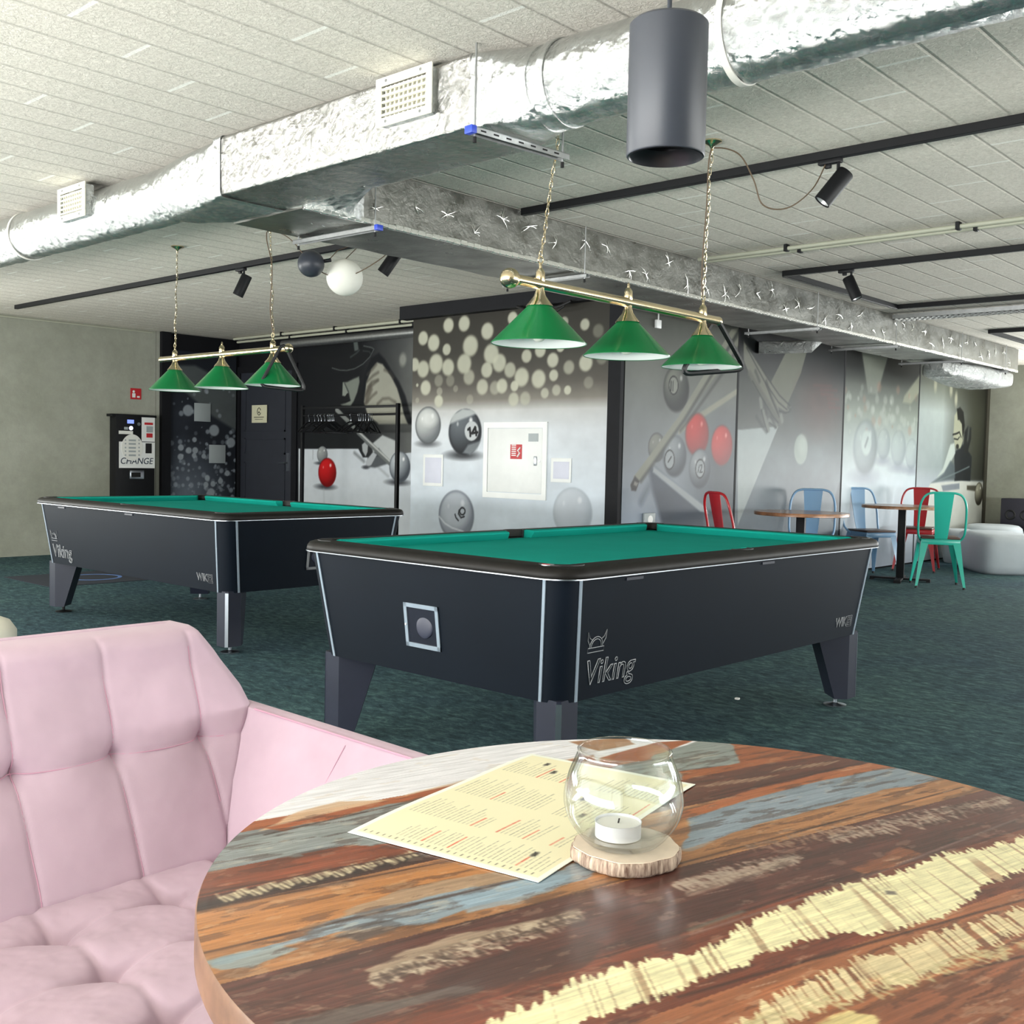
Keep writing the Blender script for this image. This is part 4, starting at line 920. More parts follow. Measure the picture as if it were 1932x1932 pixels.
# ------------------------------------------------------------------ pipes, tray, tracks
def pipe(label, pts, r, mt, clips, name='ceiling_pipe', group=None, cd=(0, 1)):
    o = thing(name, label, 'pipe', group=group)
    MB().tube(pts, r, 12).build('pipe', mt, o)
    for c in clips:
        MB().box(c[0]-0.012, c[0]+0.012, c[1]-r-0.008, c[1]+r+0.008, c[2]-r-0.006, ZC if c[2] < 2.61 else c[2]+r, 0.003, seg=1).build('clip', M['black'], o)
    return o
pipe('beige ceiling pipe of the pair above the track lights, nearer one', [(-4.12, 6.40, 2.598), (3.5, 6.40, 2.598)], 0.014, M['pipe'], [(x, 6.40, 2.598) for x in (-3.45, -2.35, -1.2)])
pipe('beige ceiling pipe of the pair above the track lights, farther one', [(-4.12, 6.49, 2.598), (3.5, 6.49, 2.598)], 0.014, M['pipe'], [(x, 6.49, 2.598) for x in (-3.40, -2.28, -1.2)])
pipe('silver wrapped pipe along the wall above the hat mural', [(-10.75, 7.68, 2.50), (-7.70, 7.68, 2.50)], 0.05, M['steel'], [], 'wall_pipe')
pipe('thin green-grey pipe above the silver pipe, upper one', [(-11.6, 7.55, 2.60), (-7.70, 7.55, 2.60)], 0.016, M['pipe'], [(x, 7.55, 2.6) for x in (-10.6, -9.6, -8.5)], 'wall_pipe')
pipe('thin green-grey pipe above the silver pipe, lower one', [(-11.6, 7.60, 2.565), (-7.70, 7.60, 2.565)], 0.014, M['pipe'], [(x, 7.60, 2.565) for x in (-10.5, -9.45, -8.35)], 'wall_pipe')
pipe('thin conduit along the top edge of the concrete wall', [(XW+0.015, 0.5, 2.600), (XW+0.015, 6.6, 2.600)], 0.008, M['pipe'], [], 'wall_pipe')
f = MB()   # perforated cable tray
for q in ((9.75, 9.752, 2.56, 2.60), (9.95, 9.952, 2.56, 2.60)): f.box(-4.15, 3.2, q[0], q[1], q[2], q[3])
for i in range(150):
    x = -4.15+i*0.049; f.box(x, x+0.02, 9.75, 9.95, 2.56, 2.562)
f.box(-4.15, 3.2, 9.75, 9.79, 2.56, 2.562).box(-4.15, 3.2, 9.91, 9.95, 2.56, 2.562).box(-4.15, 3.2, 9.84, 9.86, 2.56, 2.562)
for x in (-3.9, -2.5, -1.0, 1.0): f.cyl((x, 9.85, 2.56), (x, 9.85, ZC), 0.004, n=6)
tag(f.build('cable_tray', M['steel']), 'white perforated cable tray below the ceiling near the long duct', 'cable tray')

def track(label, segs, z=2.585):
    o = thing('lighting_track', label, 'track', group='black lighting tracks on the ceiling')
    for (x0, y0, x1, y1) in segs:
        f = MB()
        if abs(x1-x0) > abs(y1-y0): f.box(min(x0, x1), max(x0, x1), y0-0.018, y0+0.018, z, ZC, 0.002, seg=1)
        else: f.box(x0-0.018, x0+0.018, min(y0, y1), max(y0, y1), z, ZC, 0.002, seg=1)
        f.build('track_bar', M['black'], o)
    return o
track('black lighting track over the near pool table lamp', [(-4.17, 4.62, 3.0, 4.62)])
track('black lighting track over the left pool table lamp', [(-11.03, 4.64, -4.80, 4.64)])
track('black lighting track loop behind the beige pipes', [(-3.94, 7.27, 3.0, 7.27), (-3.94, 7.29, -3.94, 9.32), (-3.94, 9.34, 3.0, 9.34)])
track('farthest black lighting track near the end of the long duct', [(-3.86, 11.5, 3.0, 11.5), (-3.86, 11.5, -3.86, 14.6)])
def spot(label, x, y, aim, L=0.17, r=0.04, zt=2.585, drop=0.06, side=0.055):
    o = thing('track_spotlight', label, 'spotlight', (x, y, zt), group='black cylindrical spotlights on the tracks')
    MB().box(-0.08, 0.03, -0.017, 0.017, -0.022, 0.0, 0.004).box(-0.05, -0.02, -0.01, 0.01, -0.04, -0.02, 0.004).build('adapter', M['black'], o)
    MB().cyl((0.015, 0, 0), (0.015, 0, -drop-0.03), 0.008, n=12).build('stem', M['black'], o)
    d = Vector(aim).normalized(); c = Vector((0.015, 0, -drop-0.05))+Vector((0, 0, 0)); q = d.to_track_quat('Z', 'Y').to_matrix().to_4x4()
    T = Matrix.Translation(c-d*L*0.35) @ q
    MB().lathe([(0.001, 0), (r*0.9, 0), (r, 0.006), (r, L), (r*0.86, L), (r*0.8, L-0.02)], 32, M4=T).build('lamp_head', M['black'], o)
    MB().lathe([(r*0.84, L-0.005), (r*0.55, L-0.035), (r*0.2, L-0.045), (0.001, L-0.045)], 32, M4=T).build('reflector', M['spot'], o)
    return o
spot('black spotlight aimed down left on the track right of the big pendant', -2.26, 4.62, (-0.62, -0.45, -1.0))
spot('small black spotlight on the track loop beyond the beige pipes', -3.42, 7.27, (0.45, 0.1, -1.0))
spot('black spotlight between the two chains of the left billiard lamp', -7.02, 4.64, (-0.35, -0.30, -1.0))
spot('black spotlight right of the white globe lamp', -5.33, 4.64, (-0.55, -0.42, -1.0), drop=0.07)

# round globe and black ball lamp hanging from the left track
o = thing('globe_lamp', 'white opal globe pendant hanging beside a black ball', 'pendant lamp', (-5.44, 4.35, 2.32))
MB().ball((0, 0, 0), 0.116, 32, 20).build('globe', M['globe'], o)
MB().tube([(0, 0, 0.112), (-0.01, 0.1, 0.2), (-0.02, 0.27, 0.265)], 0.003, 6).build('cord', M['cable'], o)
o = thing('ball_lamp', 'matte black ball pendant left of the white globe', 'pendant lamp', (-5.50, 4.13, 2.38))
MB().ball((0, 0, 0), 0.083, 32, 20).build('ball_shade', M['pendant'], o)
MB().cyl((0.05, 0.06, 0.02), (0.085, 0.09, 0.028), 0.012, n=10).build('holder', M['black'], o)
MB().tube([(0.08, 0.08, 0.03), (0.06, 0.16, 0.10), (0.04, 0.3, 0.16), (0.02, 0.46, 0.205)], 0.003, 6).build('cord', M['cable'], o)
# big pendant near the camera
o = thing('cylinder_pendant', 'large dark grey cylinder pendant hanging close to the camera', 'pendant lamp', (-0.935, 1.353, 1.646))
R_ = 0.0587; H_ = 0.198
MB().lathe([(R_-0.0015, 0.001), (R_, 0.003), (R_, H_-0.004), (R_-0.004, H_), (0.001, H_+0.001)], 72).build('cylinder_shade', M['pendant'], o)
MB().lathe([(R_-0.0016, 0.0008), (R_-0.004, 0.0), (R_-0.010, 0.012), (R_-0.022, 0.02), (R_-0.026, 0.05), (0.012, 0.07), (0.001, 0.07)], 72).build('inner_reflector', mat('dark_satin_reflector', (60, 60, 64), 0.3, metal=0.7), o)
MB().lathe([(0.0095, H_), (0.0085, H_+0.006), (0.005, H_+0.010), (0.0035, H_+0.012), (0.0035, ZC-1.646)], 20).build('rod', M['pendant'], o)
MB().lathe([(0.05, ZC-1.646), (0.05, ZC-1.67), (0.001, ZC-1.672)], 32).build('ceiling_rose', M['pendant'], o)
# ------------------------------------------------------------------ pool tables (local frame: long side along y, printed side faces +x)
LT, WT = 2.50, 1.455
ZU, ZT, ZB = 0.795, 0.837, 0.365
def pool_table(label, loc, rz, end, badge):
    o = thing('pool_table', label, 'pool table', loc, rz, 'black pool tables with green cloth')
    hx, hy = WT/2, LT/2
    # cabinet, tapering downwards with round corners
    R = []
    for t in (0, 0.02, 0.5, 0.98, 1):
        ins = 0.085-0.055*t; z = ZB+(ZU-ZB)*t; R.append(rrect(-hx+ins, hx-ins, -hy+ins, hy-ins, 0.085, z, 8))
    cb = MB().loft(R).build('cabinet', M['laminate'], o, 30)
    # aluminium strips where the round corners start
    for sx in (-1, 1):
        for sy in (-1, 1):
            for which in (0, 1):
                def P(t):
                    ins = 0.085-0.055*t; z = ZB+(ZU-ZB)*t
                    if which == 0: return Vector((sx*(hx-ins+0.001), sy*(hy-ins-0.085), z))
                    return Vector((sx*(hx-ins-0.085), sy*(hy-ins+0.001), z))
                a, b = P(0), P(1); d = Vector((0, 0.006, 0)) if which == 0 else Vector((0.006, 0, 0)); n_ = Vector((sx*0.003, 0, 0)) if which == 0 else Vector((0, sy*0.003, 0))
                MB().loft([[a-d-n_, a+d-n_, a+d+n_, a-d+n_], [b-d-n_, b+d-n_, b+d+n_, b-d+n_]]).build('corner_strip', M['strip'], o)
    # rail frame with bullnose
    def ring(ins, z, r): return rrect(-hx+ins, hx-ins, -hy+ins, hy-ins, max(r, 0.01), z, 10)
    prof = [(0.03, ZU), (0.004, ZU+0.002), (0.0, ZU+0.010), (0.003, ZU+0.024), (0.012, ZU+0.036), (0.030, ZT), (0.092, ZT+0.002), (0.095, ZT-0.004), (0.095, ZT-0.03), (0.03, ZU)]
    MB().loft([ring(i_, z, 0.125-i_ if i_ < 0.05 else 0.05) for i_, z in prof], cap=False).build('rail_frame', M['rail'], o, 50)
    prof = [(0.006, ZU-0.0015), (0.0, ZU-0.0005), (0.0, ZU+0.003), (0.006, ZU+0.003), (0.006, ZU-0.0015)]
    MB().loft([ring(i_, z, 0.12) for i_, z in prof], cap=False).build('rail_trim', M['chrome'], o, 50)
    # bed and cushions
    MB().box(-hx+0.10, hx-0.10, -hy+0.10, hy-0.10, ZU-0.03, ZT-0.038).build('playing_cloth', M['cloth'], o)
    zc_ = ZT-0.038
    def cushion(p, q, n_, m0, m1):
        """from p to q, nose towards n_, mitred ends"""
        p = Vector(p); q = Vector(q); n_ = Vector(n_); d = (q-p).normalized()
        prof = [(0.0, ZT-0.002), (0.012, ZT+0.001), (0.048, ZT-0.003), (0.052, ZT-0.010), (0.036, zc_), (0.0, zc_)]
        A = [p+n_*w+d*(w*m0)+Vector((0, 0, z)) for w, z in prof]; B = [q+n_*w-d*(w*m1)+Vector((0, 0, z)) for w, z in prof]
        MB().loft([A, B]).build('cushion', M['cloth'], o, 35)
    e = 0.094; c = 0.145; mg = 0.072
    for sx in (-1, 1):
        x = sx*(hx-e); n_ = (-sx, 0, 0)
        cushion((x, -hy+c+0.0, 0), (x, -mg, 0), n_, 0.9, 0.35); cushion((x, mg, 0), (x, hy-c, 0), n_, 0.35, 0.9)
    for sy in (-1, 1):
        y = sy*(hy-e); cushion((-hx+c, y, 0), (hx-c, y, 0), (0, -sy, 0), 0.9, 0.9)
    # pockets: dark liners let into the rail
    def pocket(x, y, ang, w):
        T = Matrix.Translation((x, y, 0)) @ Matrix.Rotation(ang, 4, 'Z')
        f = MB(); n = 14; outer = []; inner = []
        for i in range(n+1):
            a = math.pi*i/n; outer.append((w*math.cos(a), 0.8*w*math.sin(a))); inner.append((w*0.86*math.cos(a), 0.66*w*math.sin(a)))
        loop = outer+inner[::-1]
        f.loft([[T @ Vector((u, v, ZT-0.075)) for u, v in loop], [T @ Vector((u, v, ZT+0.003)) for u, v in loop]])
        f.loft([[T @ Vector((u, v, ZT-0.037)) for u, v in outer], [T @ Vector((u, v, ZT-0.0355)) for u, v in outer]])
        f.build('pocket', M['pocket'], o)
    for sx in (-1, 1):
        for sy in (-1, 1): pocket(sx*(hx-0.112), sy*(hy-0.112), math.atan2(sy, sx)-math.pi/2, 0.078)
        pocket(sx*(hx-0.098), 0, -sx*math.pi/2, 0.066)
    # legs: tapered corner legs with an aluminium strip and a levelling foot
    for sx in (-1, 1):
        for sy in (-1, 1):
            def L(u, v, z): return Vector((sx*(hx-0.09-u), sy*(hy-0.09-v), z))
            def lring(w, ins, z):
                k = 0.10; pts = [(ins, k), (ins, 0.012), (0.012, ins), (k, ins), (k+w, w), (w, k+w)]
                return [L(u, v, z) for u, v in pts]
            lg = MB().loft([lring(0.115, 0.0, ZB+0.01), lring(0.045, 0.0, 0.045)]).build('leg', M['legm'], o, 25)
            MB().loft([[L(0.012, -0.002, ZB), L(-0.002, 0.012, ZB), L(0.008, 0.014, ZB), L(0.014, 0.008, ZB)], [L(0.012, -0.002, 0.046), L(-0.002, 0.012, 0.046), L(0.008, 0.014, 0.046), L(0.014, 0.008, 0.046)]]).build('leg_strip', M['chrome'], lg)
            c_ = L(0.075, 0.075, 0)
            MB().lathe([(0.001, 0.0), (0.055, 0.0), (0.056, 0.006), (0.02, 0.012), (0.01, 0.016), (0.01, 0.05)], 24, c=(c_.x, c_.y, 0)).build('levelling_foot', M['chrome'] if (sx, sy) != (1, -1) else M['black'], lg)
    # ball return window on a short end
    def endpt(x, z):
        t = (z-ZB)/(ZU-ZB); return Vector((x, end*(hy-0.085+0.055*t), z))
    if True:
        x0, x1, z0, z1 = -0.102 if end < 0 else -0.10, 0.085, 0.472, 0.640
        f = MB(); b = 0.016
        for q in ((x0, x1, z0, z0+b), (x0, x1, z1-b, z1), (x0, x0+b, z0, z1), (x1-b, x1, z0, z1)):
            vs = []
            for dd in (0.006, -0.03):
                for (x, z) in ((q[0], q[2]), (q[1], q[2]), (q[1], q[3]), (q[0], q[3])): p = endpt(x, z); p.y += end*dd; vs.append(p)
            f.loft([vs[:4], vs[4:]])
        bw = f.build('ball_return_frame', M['strip'] if end < 0 else M['logo'], o)
        f = MB(); vs = []
        for (x, z) in ((x0, z0), (x1, z0), (x1, z1), (x0, z1)): p = endpt(x, z); p.y += end*0.0015; vs.append(p)
        f.loft([vs, [v-Vector((0, end*0.01, 0)) for v in vs]]); f.build('ball_window', mat('smoked_window', (30, 32, 44), 0.25, spec=0.7), bw)
        f = MB(); f.ball(endpt((x0+x1)/2+0.012, z0+0.085)+Vector((0, end*0.0, 0)), 0.045, 24, 14, (1, 0.2, 1)); f.build('painted_pane_glow', mat('grey_pane_glow_colour', (52, 55, 72), 0.5), bw)  # flattened ball stands in for the vague glow reflected on the window
        MB().cyl(endpt(x0+0.008, (z0+z1)/2)+Vector((0, end*0.006, 0)), endpt(x0+0.008, (z0+z1)/2)+Vector((0, end*0.009, 0)), 0.004, n=10).build('lock', M['white'], bw)
    # printing on the +x side
    def side(y, z, off=0.0015):
        t = (z-ZB)/(ZU-ZB); return (hx-0.085+0.055*t+off, y, z)
    tilt = Vector(side(0, 0.7, 0))-Vector(side(0, 0.4, 0))
    wd = text('brand_lettering', 'Viking', 0.128, frame(side(-hy+0.345, 0.455), (0, 1, 0), tilt), M['logo'], o, outline=0.0021, xs=0.92, shear=0.08)
    f = MB(); c0 = Vector(side(-hy+0.245, 0.532)); uy = Vector((0, 1, 0)); uz = tilt.normalized()
    q = lambda a, b: c0+uy*a+uz*b
    f.tube([q(-0.045, 0), q(0.045, 0), q(0.045, 0.016), q(-0.045, 0.016)], 0.0016, 6, closed=True)
    f.tube([q(0.036*math.cos(a), 0.018+0.036*math.sin(a)) for a in np.linspace(0, math.pi, 12)], 0.0016, 6); f.tube([q(0.028*math.cos(a), 0.018+0.028*math.sin(a)) for a in np.linspace(0, math.pi, 12)], 0.0014, 6)
    for s_ in (-1, 1): f.tube([q(s_*0.034, 0.022), q(s_*0.050, 0.044), q(s_*0.052, 0.074), q(s_*0.040, 0.052), q(s_*0.026, 0.044)], 0.0016, 6)
    f.build('helmet_emblem', M['logo'], o)
    text('brand_lettering', 'WIK', 0.066, frame(side(hy-0.325, 0.44), (0, 1, 0), tilt), M['logo'], o, outline=0.0012, xs=0.9)
    f = MB(); c0 = Vector(side(hy-0.238, 0.44)); q = lambda a, b: c0+uy*a+uz*b
    for s_ in (0.026, 0.018, 0.009): f.tube([q(-s_, -s_), q(s_, -s_), q(s_, s_), q(-s_, s_)], 0.0013, 6, closed=True)
    f.build('square_emblem', M['logo'], o)
    for yy in (-hy+0.42, 0.12):
        MB().box(hx-0.036, hx-0.0275, yy-0.05, yy+0.05, ZU-0.022, ZU-0.012).build('rail_clip', M['legm'], o)
    if badge:
        b_ = MB().lathe([(0.022, ZT-0.003), (0.022, ZT+0.0035), (0.001, ZT+0.004)], 24, c=(hx-0.125, -hy+0.055, 0)).build('rail_badge', M['logo'], o)
        MB().box(hx-0.140, hx-0.112, -hy+0.045, -hy+0.053, ZT+0.0036, ZT+0.0046).build('red_mark', M['redsign'], b_)
    return o
pool_table('near black pool table with a square ball window facing the camera', (-2.905, 3.91, 0), 0.0, -1, True)
pool_table('left black pool table standing behind the pink sofa', (-6.575, 4.125, 0), -math.pi/2, 1, False)

# ------------------------------------------------------------------ brass billiard lamps
def chain(p0, p1, n=None):
    p0 = Vector(p0); p1 = Vector(p1); L = (p1-p0).length; n = n or max(4, int(L/0.026)); f = MB(); d = (p1-p0)/n
    sag = 0.006
    for i in range(n):
        c = p0+d*(i+0.5)+Vector((math.sin(i*0.9)*sag*0.5, math.cos(i*0.7)*sag*0.5, 0)); h = d.length*0.68; w = 0.0065
        ax = Vector((1, 0.3, 0)).normalized() if i % 2 else Vector((-0.3, 1, 0)).normalized()
        dd = d.normalized()
        f.tube([c+ax*w*math.cos(a)+dd*h*math.sin(a) for a in [k*math.pi/4 for k in range(8)]], 0.0016, 5, closed=True)
    return f
def lamp(label, loc, rz, zbar, sp, b0, b1, ends, shade_r, chains, cables, rack, roses):
    """local x runs along the bar"""
    o = thing('billiard_lamp', label, 'hanging lamp', loc, rz, 'brass three-shade billiard lamps')
    f = MB().cyl((b0, 0, zbar), (b1, 0, zbar), 0.0200, n=24); f.build('brass_bar', M['brass'], o)
    for x, r in ends:
        f = MB(); 
        if r > 0.02:
            f.ball((x, 0, zbar), r, 28, 18, (1, 1, 1)).lathe([(0.012, -0.03), (0.022, -0.01), (0.017, 0.02)], 20, M4=Matrix.Translation((x+(0.045 if x < 0 else -0.045), 0, zbar)) @ Matrix.Rotation(math.pi/2, 4, 'Y'))
        else: f.ball((x, 0, zbar), 0.021, 16, 10)
        f.build('end_ball', M['brass'], o)
    for i, x in enumerate(sp):
        zt = zbar-0.080; zr = zt-0.143
        s_ = MB().lathe([(0.045, zt), (0.047, zt-0.004), (shade_r, zr), (shade_r-0.001, zr-0.003), (shade_r-0.004, zr), (0.043, zt-0.003)], 56, c=(x, 0, 0)).build('shade', M['shade'], o, 35)
        MB().lathe([(shade_r-0.0045, zr-0.001), (0.042, zt-0.006), (0.001, zt-0.008)], 56, c=(x, 0, 0)).build('shade_lining', M['white'], s_)
        f = MB().lathe([(0.052, zt-0.003), (0.050, zt+0.001), (0.038, zt+0.016), (0.024, zt+0.035), (0.016, zt+0.058), (0.016, zbar-0.012)], 32, c=(x, 0, 0))
        f.build('brass_cap', M['brass'], o)
        f = MB().lathe([(0.017, zbar+0.008), (0.019, zbar+0.014), (0.018, zbar+0.045), (0.012, zbar+0.056), (0.006, zbar+0.062), (0.006, zbar+0.075), (0.001, zbar+0.084)], 24, c=(x, 0, 0))
        f.build('finial', M['brass'], o)
        f = MB().ball((x, 0, zr+0.035), 0.030, 20, 12).lathe([(0.014, zr+0.06), (0.014, zr+0.11)], 16, c=(x, 0, 0)); f.build('bulb', M['globe'], o)
    for (x, xt, yt) in chains:
        MB().tube([(x+0.014*math.cos(a), 0, zbar+0.092+0.014*math.sin(a)) for a in [k*math.pi/6 for k in range(12)]], 0.003, 6, closed=True).build('ring', M['brass'], o)
        chain((x, 0, zbar+0.10), (xt, yt, ZC-0.012)).build('chain', M['brass'], o)
    for pts in cables: MB().tube(pts, 0.0032, 6).build('cable', M['cable'], o)
    for (x, y) in roses: MB().lathe([(0.045, ZC), (0.045, ZC-0.006), (0.012, ZC-0.022), (0.005, ZC-0.035), (0.001, ZC-0.036)], 28, c=(x, y, 0)).build('ceiling_rose', M['brass'], o)
    return o
def smooth(pts, n=8):
    P = [Vector(p) for p in pts]; out = []
    for i in range(len(P)-1):
        a = P[max(i-1, 0)]; b = P[i]; c = P[i+1]; d = P[min(i+2, len(P)-1)]
        for k in range(n):
            t = k/n; out.append(0.5*((2*b)+(c-a)*t+(2*a-5*b+4*c-d)*t*t+(3*b-a-3*c+d)*t**3))
    out.append(P[-1]); return out
zb1 = 1.855
# near lamp: bar along +y at x=-2.70; local x -> world +y (rotation +90 deg: local y -> world -x)
lamp('near green-shaded billiard lamp over the near pool table', (-2.70, 3.665, 0), math.pi/2, zb1, (-0.565, 0.0, 0.578), -0.70, 0.70, ((-0.735, 0.038), (0.712, 0.016)), 0.184,
     ((-0.565, -0.50, -0.05), (0.578, 0.50, -0.07)),
     (smooth([(0.57, 0, zb1+0.09), (0.545, -0.01, 2.1), (0.52, -0.04, 2.35), (0.50, -0.06, 2.56), (0.53, -0.08, 2.60), (0.62, -0.14, 2.58), (0.70, -0.17, 2.48), (0.74, -0.20, 2.37), (0.82, -0.28, 2.36), (0.9, -0.36, 2.45), (0.955, -0.40, 2.585)]),), None, ((0.50, -0.07),))
lamp('far left green-shaded billiard lamp over the left pool table', (-6.28, 4.0, 0), 0.0, zb1-0.01, (-0.605, -0.01, 0.57), -0.78, 0.72, ((-0.79, 0.012), (0.735, 0.03)), 0.177,
     ((-0.605, -0.58, 0.0), (0.57, 0.50, 0.02)),
     (smooth([(0.575, 0, zb1+0.08), (0.55, -0.01, 2.1), (0.58, -0.02, 2.35), (0.49, 0.0, 2.55), (0.50, 0.02, 2.60), (0.60, 0.1, 2.55), (0.75, 0.2, 2.36), (0.9, 0.3, 2.31), (1.05, 0.45, 2.42), (1.12, 0.6, 2.585)]),), None, ((-0.58, 0.0), (0.50, 0.02)))
def rack(label, pts, r):
    f = MB(); P = []
    n = len(pts)
    for i in range(n):   # rounded corners
        a = Vector(pts[i-1]); b = Vector(pts[i]); c = Vector(pts[(i+1) % n]); k = 0.16
        p, q = b.lerp(a, k), b.lerp(c, k)
        for t in (0, 0.25, 0.5, 0.75, 1): P.append(p.lerp(b, t).lerp(b.lerp(q, t), t))
    f.tube(P, r, 8, closed=True); return tag(f.build('ball_rack', M['pocket']), label, 'ball rack', 'black triangle racks hung on the lamps')
X0 = -2.70
def pn(x, y, X=-2.70): return tuple(onx(x, y, X))
rack('black triangle rack hanging from the end of the near billiard lamp', [pn(1350, 596), onx(1406, 697, -2.66), onx(1284, 706, -2.80)], 0.013)
rack('black triangle rack hanging from the end of the left billiard lamp', [tuple(ony(535, 645, 3.97)), tuple(ony(489, 728, 3.86)), tuple(ony(578, 738, 4.10))], 0.011)
# ------------------------------------------------------------------ round table made of reclaimed boards
TC = (-0.539, 0.882); TR = 0.472; TZ = 0.80
tb = thing('round_table', 'round bistro table of reclaimed painted boards in the foreground', 'table', (TC[0], TC[1], 0))
ng = 620
g_ = np.linspace(-1, 1, ng); GX, GY = np.meshgrid(g_, g_)
DX = GX*np.sqrt(1-GY**2/2)*TR; DY = GY*np.sqrt(1-GX**2/2)*TR
th = math.radians(75.5); CA, SA = math.cos(th), math.sin(th)
Aa = DX*CA+DY*SA; Bb = DX*SA-DY*CA          # a along the boards, b across them (towards the camera)
def pT(x, y): p = onz(x, y, TZ); dx, dy = p[0]-TC[0], p[1]-TC[1]; return (dx*CA+dy*SA, dx*SA-dy*CA)
cv = Canvas(Aa.ravel(), Bb.ravel(), (120, 76, 50))
U, Vb = cv.U, cv.V
wob = (fbm(U*3, Vb*3, 3, 77)-0.5)*0.006
seams = [-0.60, -0.335, -0.262, -0.163, -0.062, -0.012, 0.093, 0.19, 0.262, 0.36, 0.6]
bases = [(172, 168, 170), (160, 92, 56), (120, 74, 54), (146, 86, 50), (150, 100, 62), (96, 56, 46), (132, 74, 48), (150, 92, 58), (118, 70, 50), (150, 96, 62)]
# board colours from far (b small) to near
plank = [((240, 238, 243), -0.60, -0.338), ((150, 86, 54), -0.338, -0.312), ((130, 134, 134), -0.312, -0.225), ((128, 66, 42), -0.225, -0.172), ((78, 44, 34), -0.172, -0.146), ((160, 110, 70), -0.146, -0.012), ((88, 50, 42), -0.012, 0.094), ((112, 58, 40), 0.094, 0.186), ((150, 92, 60), 0.186, 0.262), ((130, 78, 54), 0.262, 0.6)]
for col, b0, b1 in plank:
    idx = np.where((Vb+wob*0.4 >= b0) & (Vb+wob*0.4 < b1))[0]; cv.c[idx] = np.array(col)/255.0
i_all = np.arange(len(U))
gr = fbm(U*9, Vb*150, 5, 31); gr2 = fbm(U*26, Vb*420, 4, 32); gr3 = fbm(U*5, Vb*34, 5, 33)
cv.mulc(i_all, np.where(Vb < -0.338, 0.93+0.08*gr, 0.72+0.36*gr+0.22*gr3))
def patch(pts, col, soft=0.0015, jag=0.006, jf=55, al=1.0, seed=0, an=(0, 0.35, 1.3)):
    cv.poly([pT(*p) for p in pts], col, soft, al, jag, jf, seed, an)
# far boards
patch([(1070,1399),(1180,1392),(1200,1404),(1130,1418)], (168, 120, 84), jag=0.004)
patch([(490,1568),(560,1532),(640,1512),(740,1508),(760,1500),(700,1524),(600,1545)], (206, 172, 138), jag=0.003, al=0.9)
patch([(760,1500),(900,1466),(1110,1424),(1110,1431),(900,1474),(760,1508)], (196, 164, 134), jag=0.003, al=0.8)
patch([(500,1562),(900,1470),(1120,1424),(1125,1440),(900,1490),(560,1575)], (158, 86, 50), jag=0.002)
patch([(1130,1430),(1240,1400),(1310,1396),(1240,1425),(1140,1452)], (158, 86, 50), jag=0.002)
patch([(1235,1425),(1320,1398),(1440,1400),(1500,1412),(1420,1440),(1300,1450),(1200,1470)], (136, 142, 138), jag=0.006, seed=3)
patch([(1380,1402),(1520,1415),(1600,1428),(1400,1452),(1290,1470),(1280,1455),(1400,1440)], (150, 84, 48), jag=0.005, seed=4)
patch([(1290,1512),(1400,1480),(1560,1432),(1640,1434),(1500,1472),(1290,1520),(1300,1490),(1480,1440),(1560,1424),(1610,1428)], (92, 48, 34), jag=0.004, seed=5)
patch([(1280,1500),(1300,1470),(1440,1440),(1560,1426),(1600,1432),(1450,1475)], (96, 54, 40), jag=0.004, seed=25, al=0.9)
for k in range(26):
    x = 1330+k*9+(k*37 % 11); y = 1490-k*2.1+(k*53 % 13)-6; cv.line([pT(x, y), pT(x+26, y-9)], 0.0022, (176, 150, 124), 0.0015, 0.7)
# grey and blue paint
patch([(500,1575),(640,1540),(800,1505),(960,1470),(1100,1452),(1060,1500),(900,1560),(760,1590),(700,1598),(620,1592),(600,1575),(560,1592),(570,1615),(500,1618),(455,1600),(450,1585)], (132, 136, 134), jag=0.010, seed=6)
patch([(500,1580),(620,1548),(760,1520),(720,1560),(600,1570),(540,1610),(470,1600)], (146, 150, 148), jag=0.012, al=0.6, seed=7)
patch([(1290,1600),(1300,1540),(1400,1500),(1560,1462),(1660,1438),(1770,1470),(1600,1508),(1480,1545),(1380,1570),(1290,1605)], (128, 140, 150), jag=0.008, seed=8)
patch([(1290,1598),(1420,1520),(1560,1480),(1600,1500),(1420,1555),(1300,1604)], (146, 158, 170), jag=0.014, al=0.5, seed=9)
patch([(1280,1535),(1400,1496),(1600,1446),(1660,1436),(1700,1446),(1560,1470),(1400,1512),(1290,1545)], (164, 94, 54), jag=0.004, seed=10)
patch([(700,1700),(800,1670),(900,1650),(1030,1640),(1130,1625),(1110,1660),(1000,1690),(900,1712),(820,1740),(740,1745),(650,1760),(520,1790),(440,1822),(390,1828),(380,1812),(460,1790),(600,1752)], (132, 144, 152), jag=0.012, seed=11)
patch([(840,1690),(950,1665),(1080,1650),(1000,1700),(880,1725)], (146, 168, 184), jag=0.010, al=0.7, seed=12)
patch([(380,1815),(520,1785),(560,1790),(480,1830),(410,1835)], (136, 150, 154), jag=0.008, al=0.85, seed=13)
patch([(640,1765),(720,1735),(760,1745),(680,1775)], (86, 84, 86), jag=0.008, al=0.7, seed=14)
patch([(370,1745),(600,1690),(860,1625),(1080,1590),(1060,1640),(800,1690),(600,1745),(380,1800)], (186, 122, 66), jag=0.010, al=0.55, seed=15)
# dark strip with flaked cream paint
cv.line([pT(372, 1712), pT(500, 1682), pT(640, 1652), pT(790, 1617)], 0.016, (48, 34, 30), 0.007, 0.95)
for k in range(64):
    t = k/64; x = 408+t*370+(k*29 % 7); y = 1692-t*83+(k*17 % 9)-5; cv.line([pT(x, y), pT(x+8+(k*13 % 9), y+7)], 0.0035, (196, 182, 150), 0.0012, 0.55+0.4*((k*7) % 3)/2)
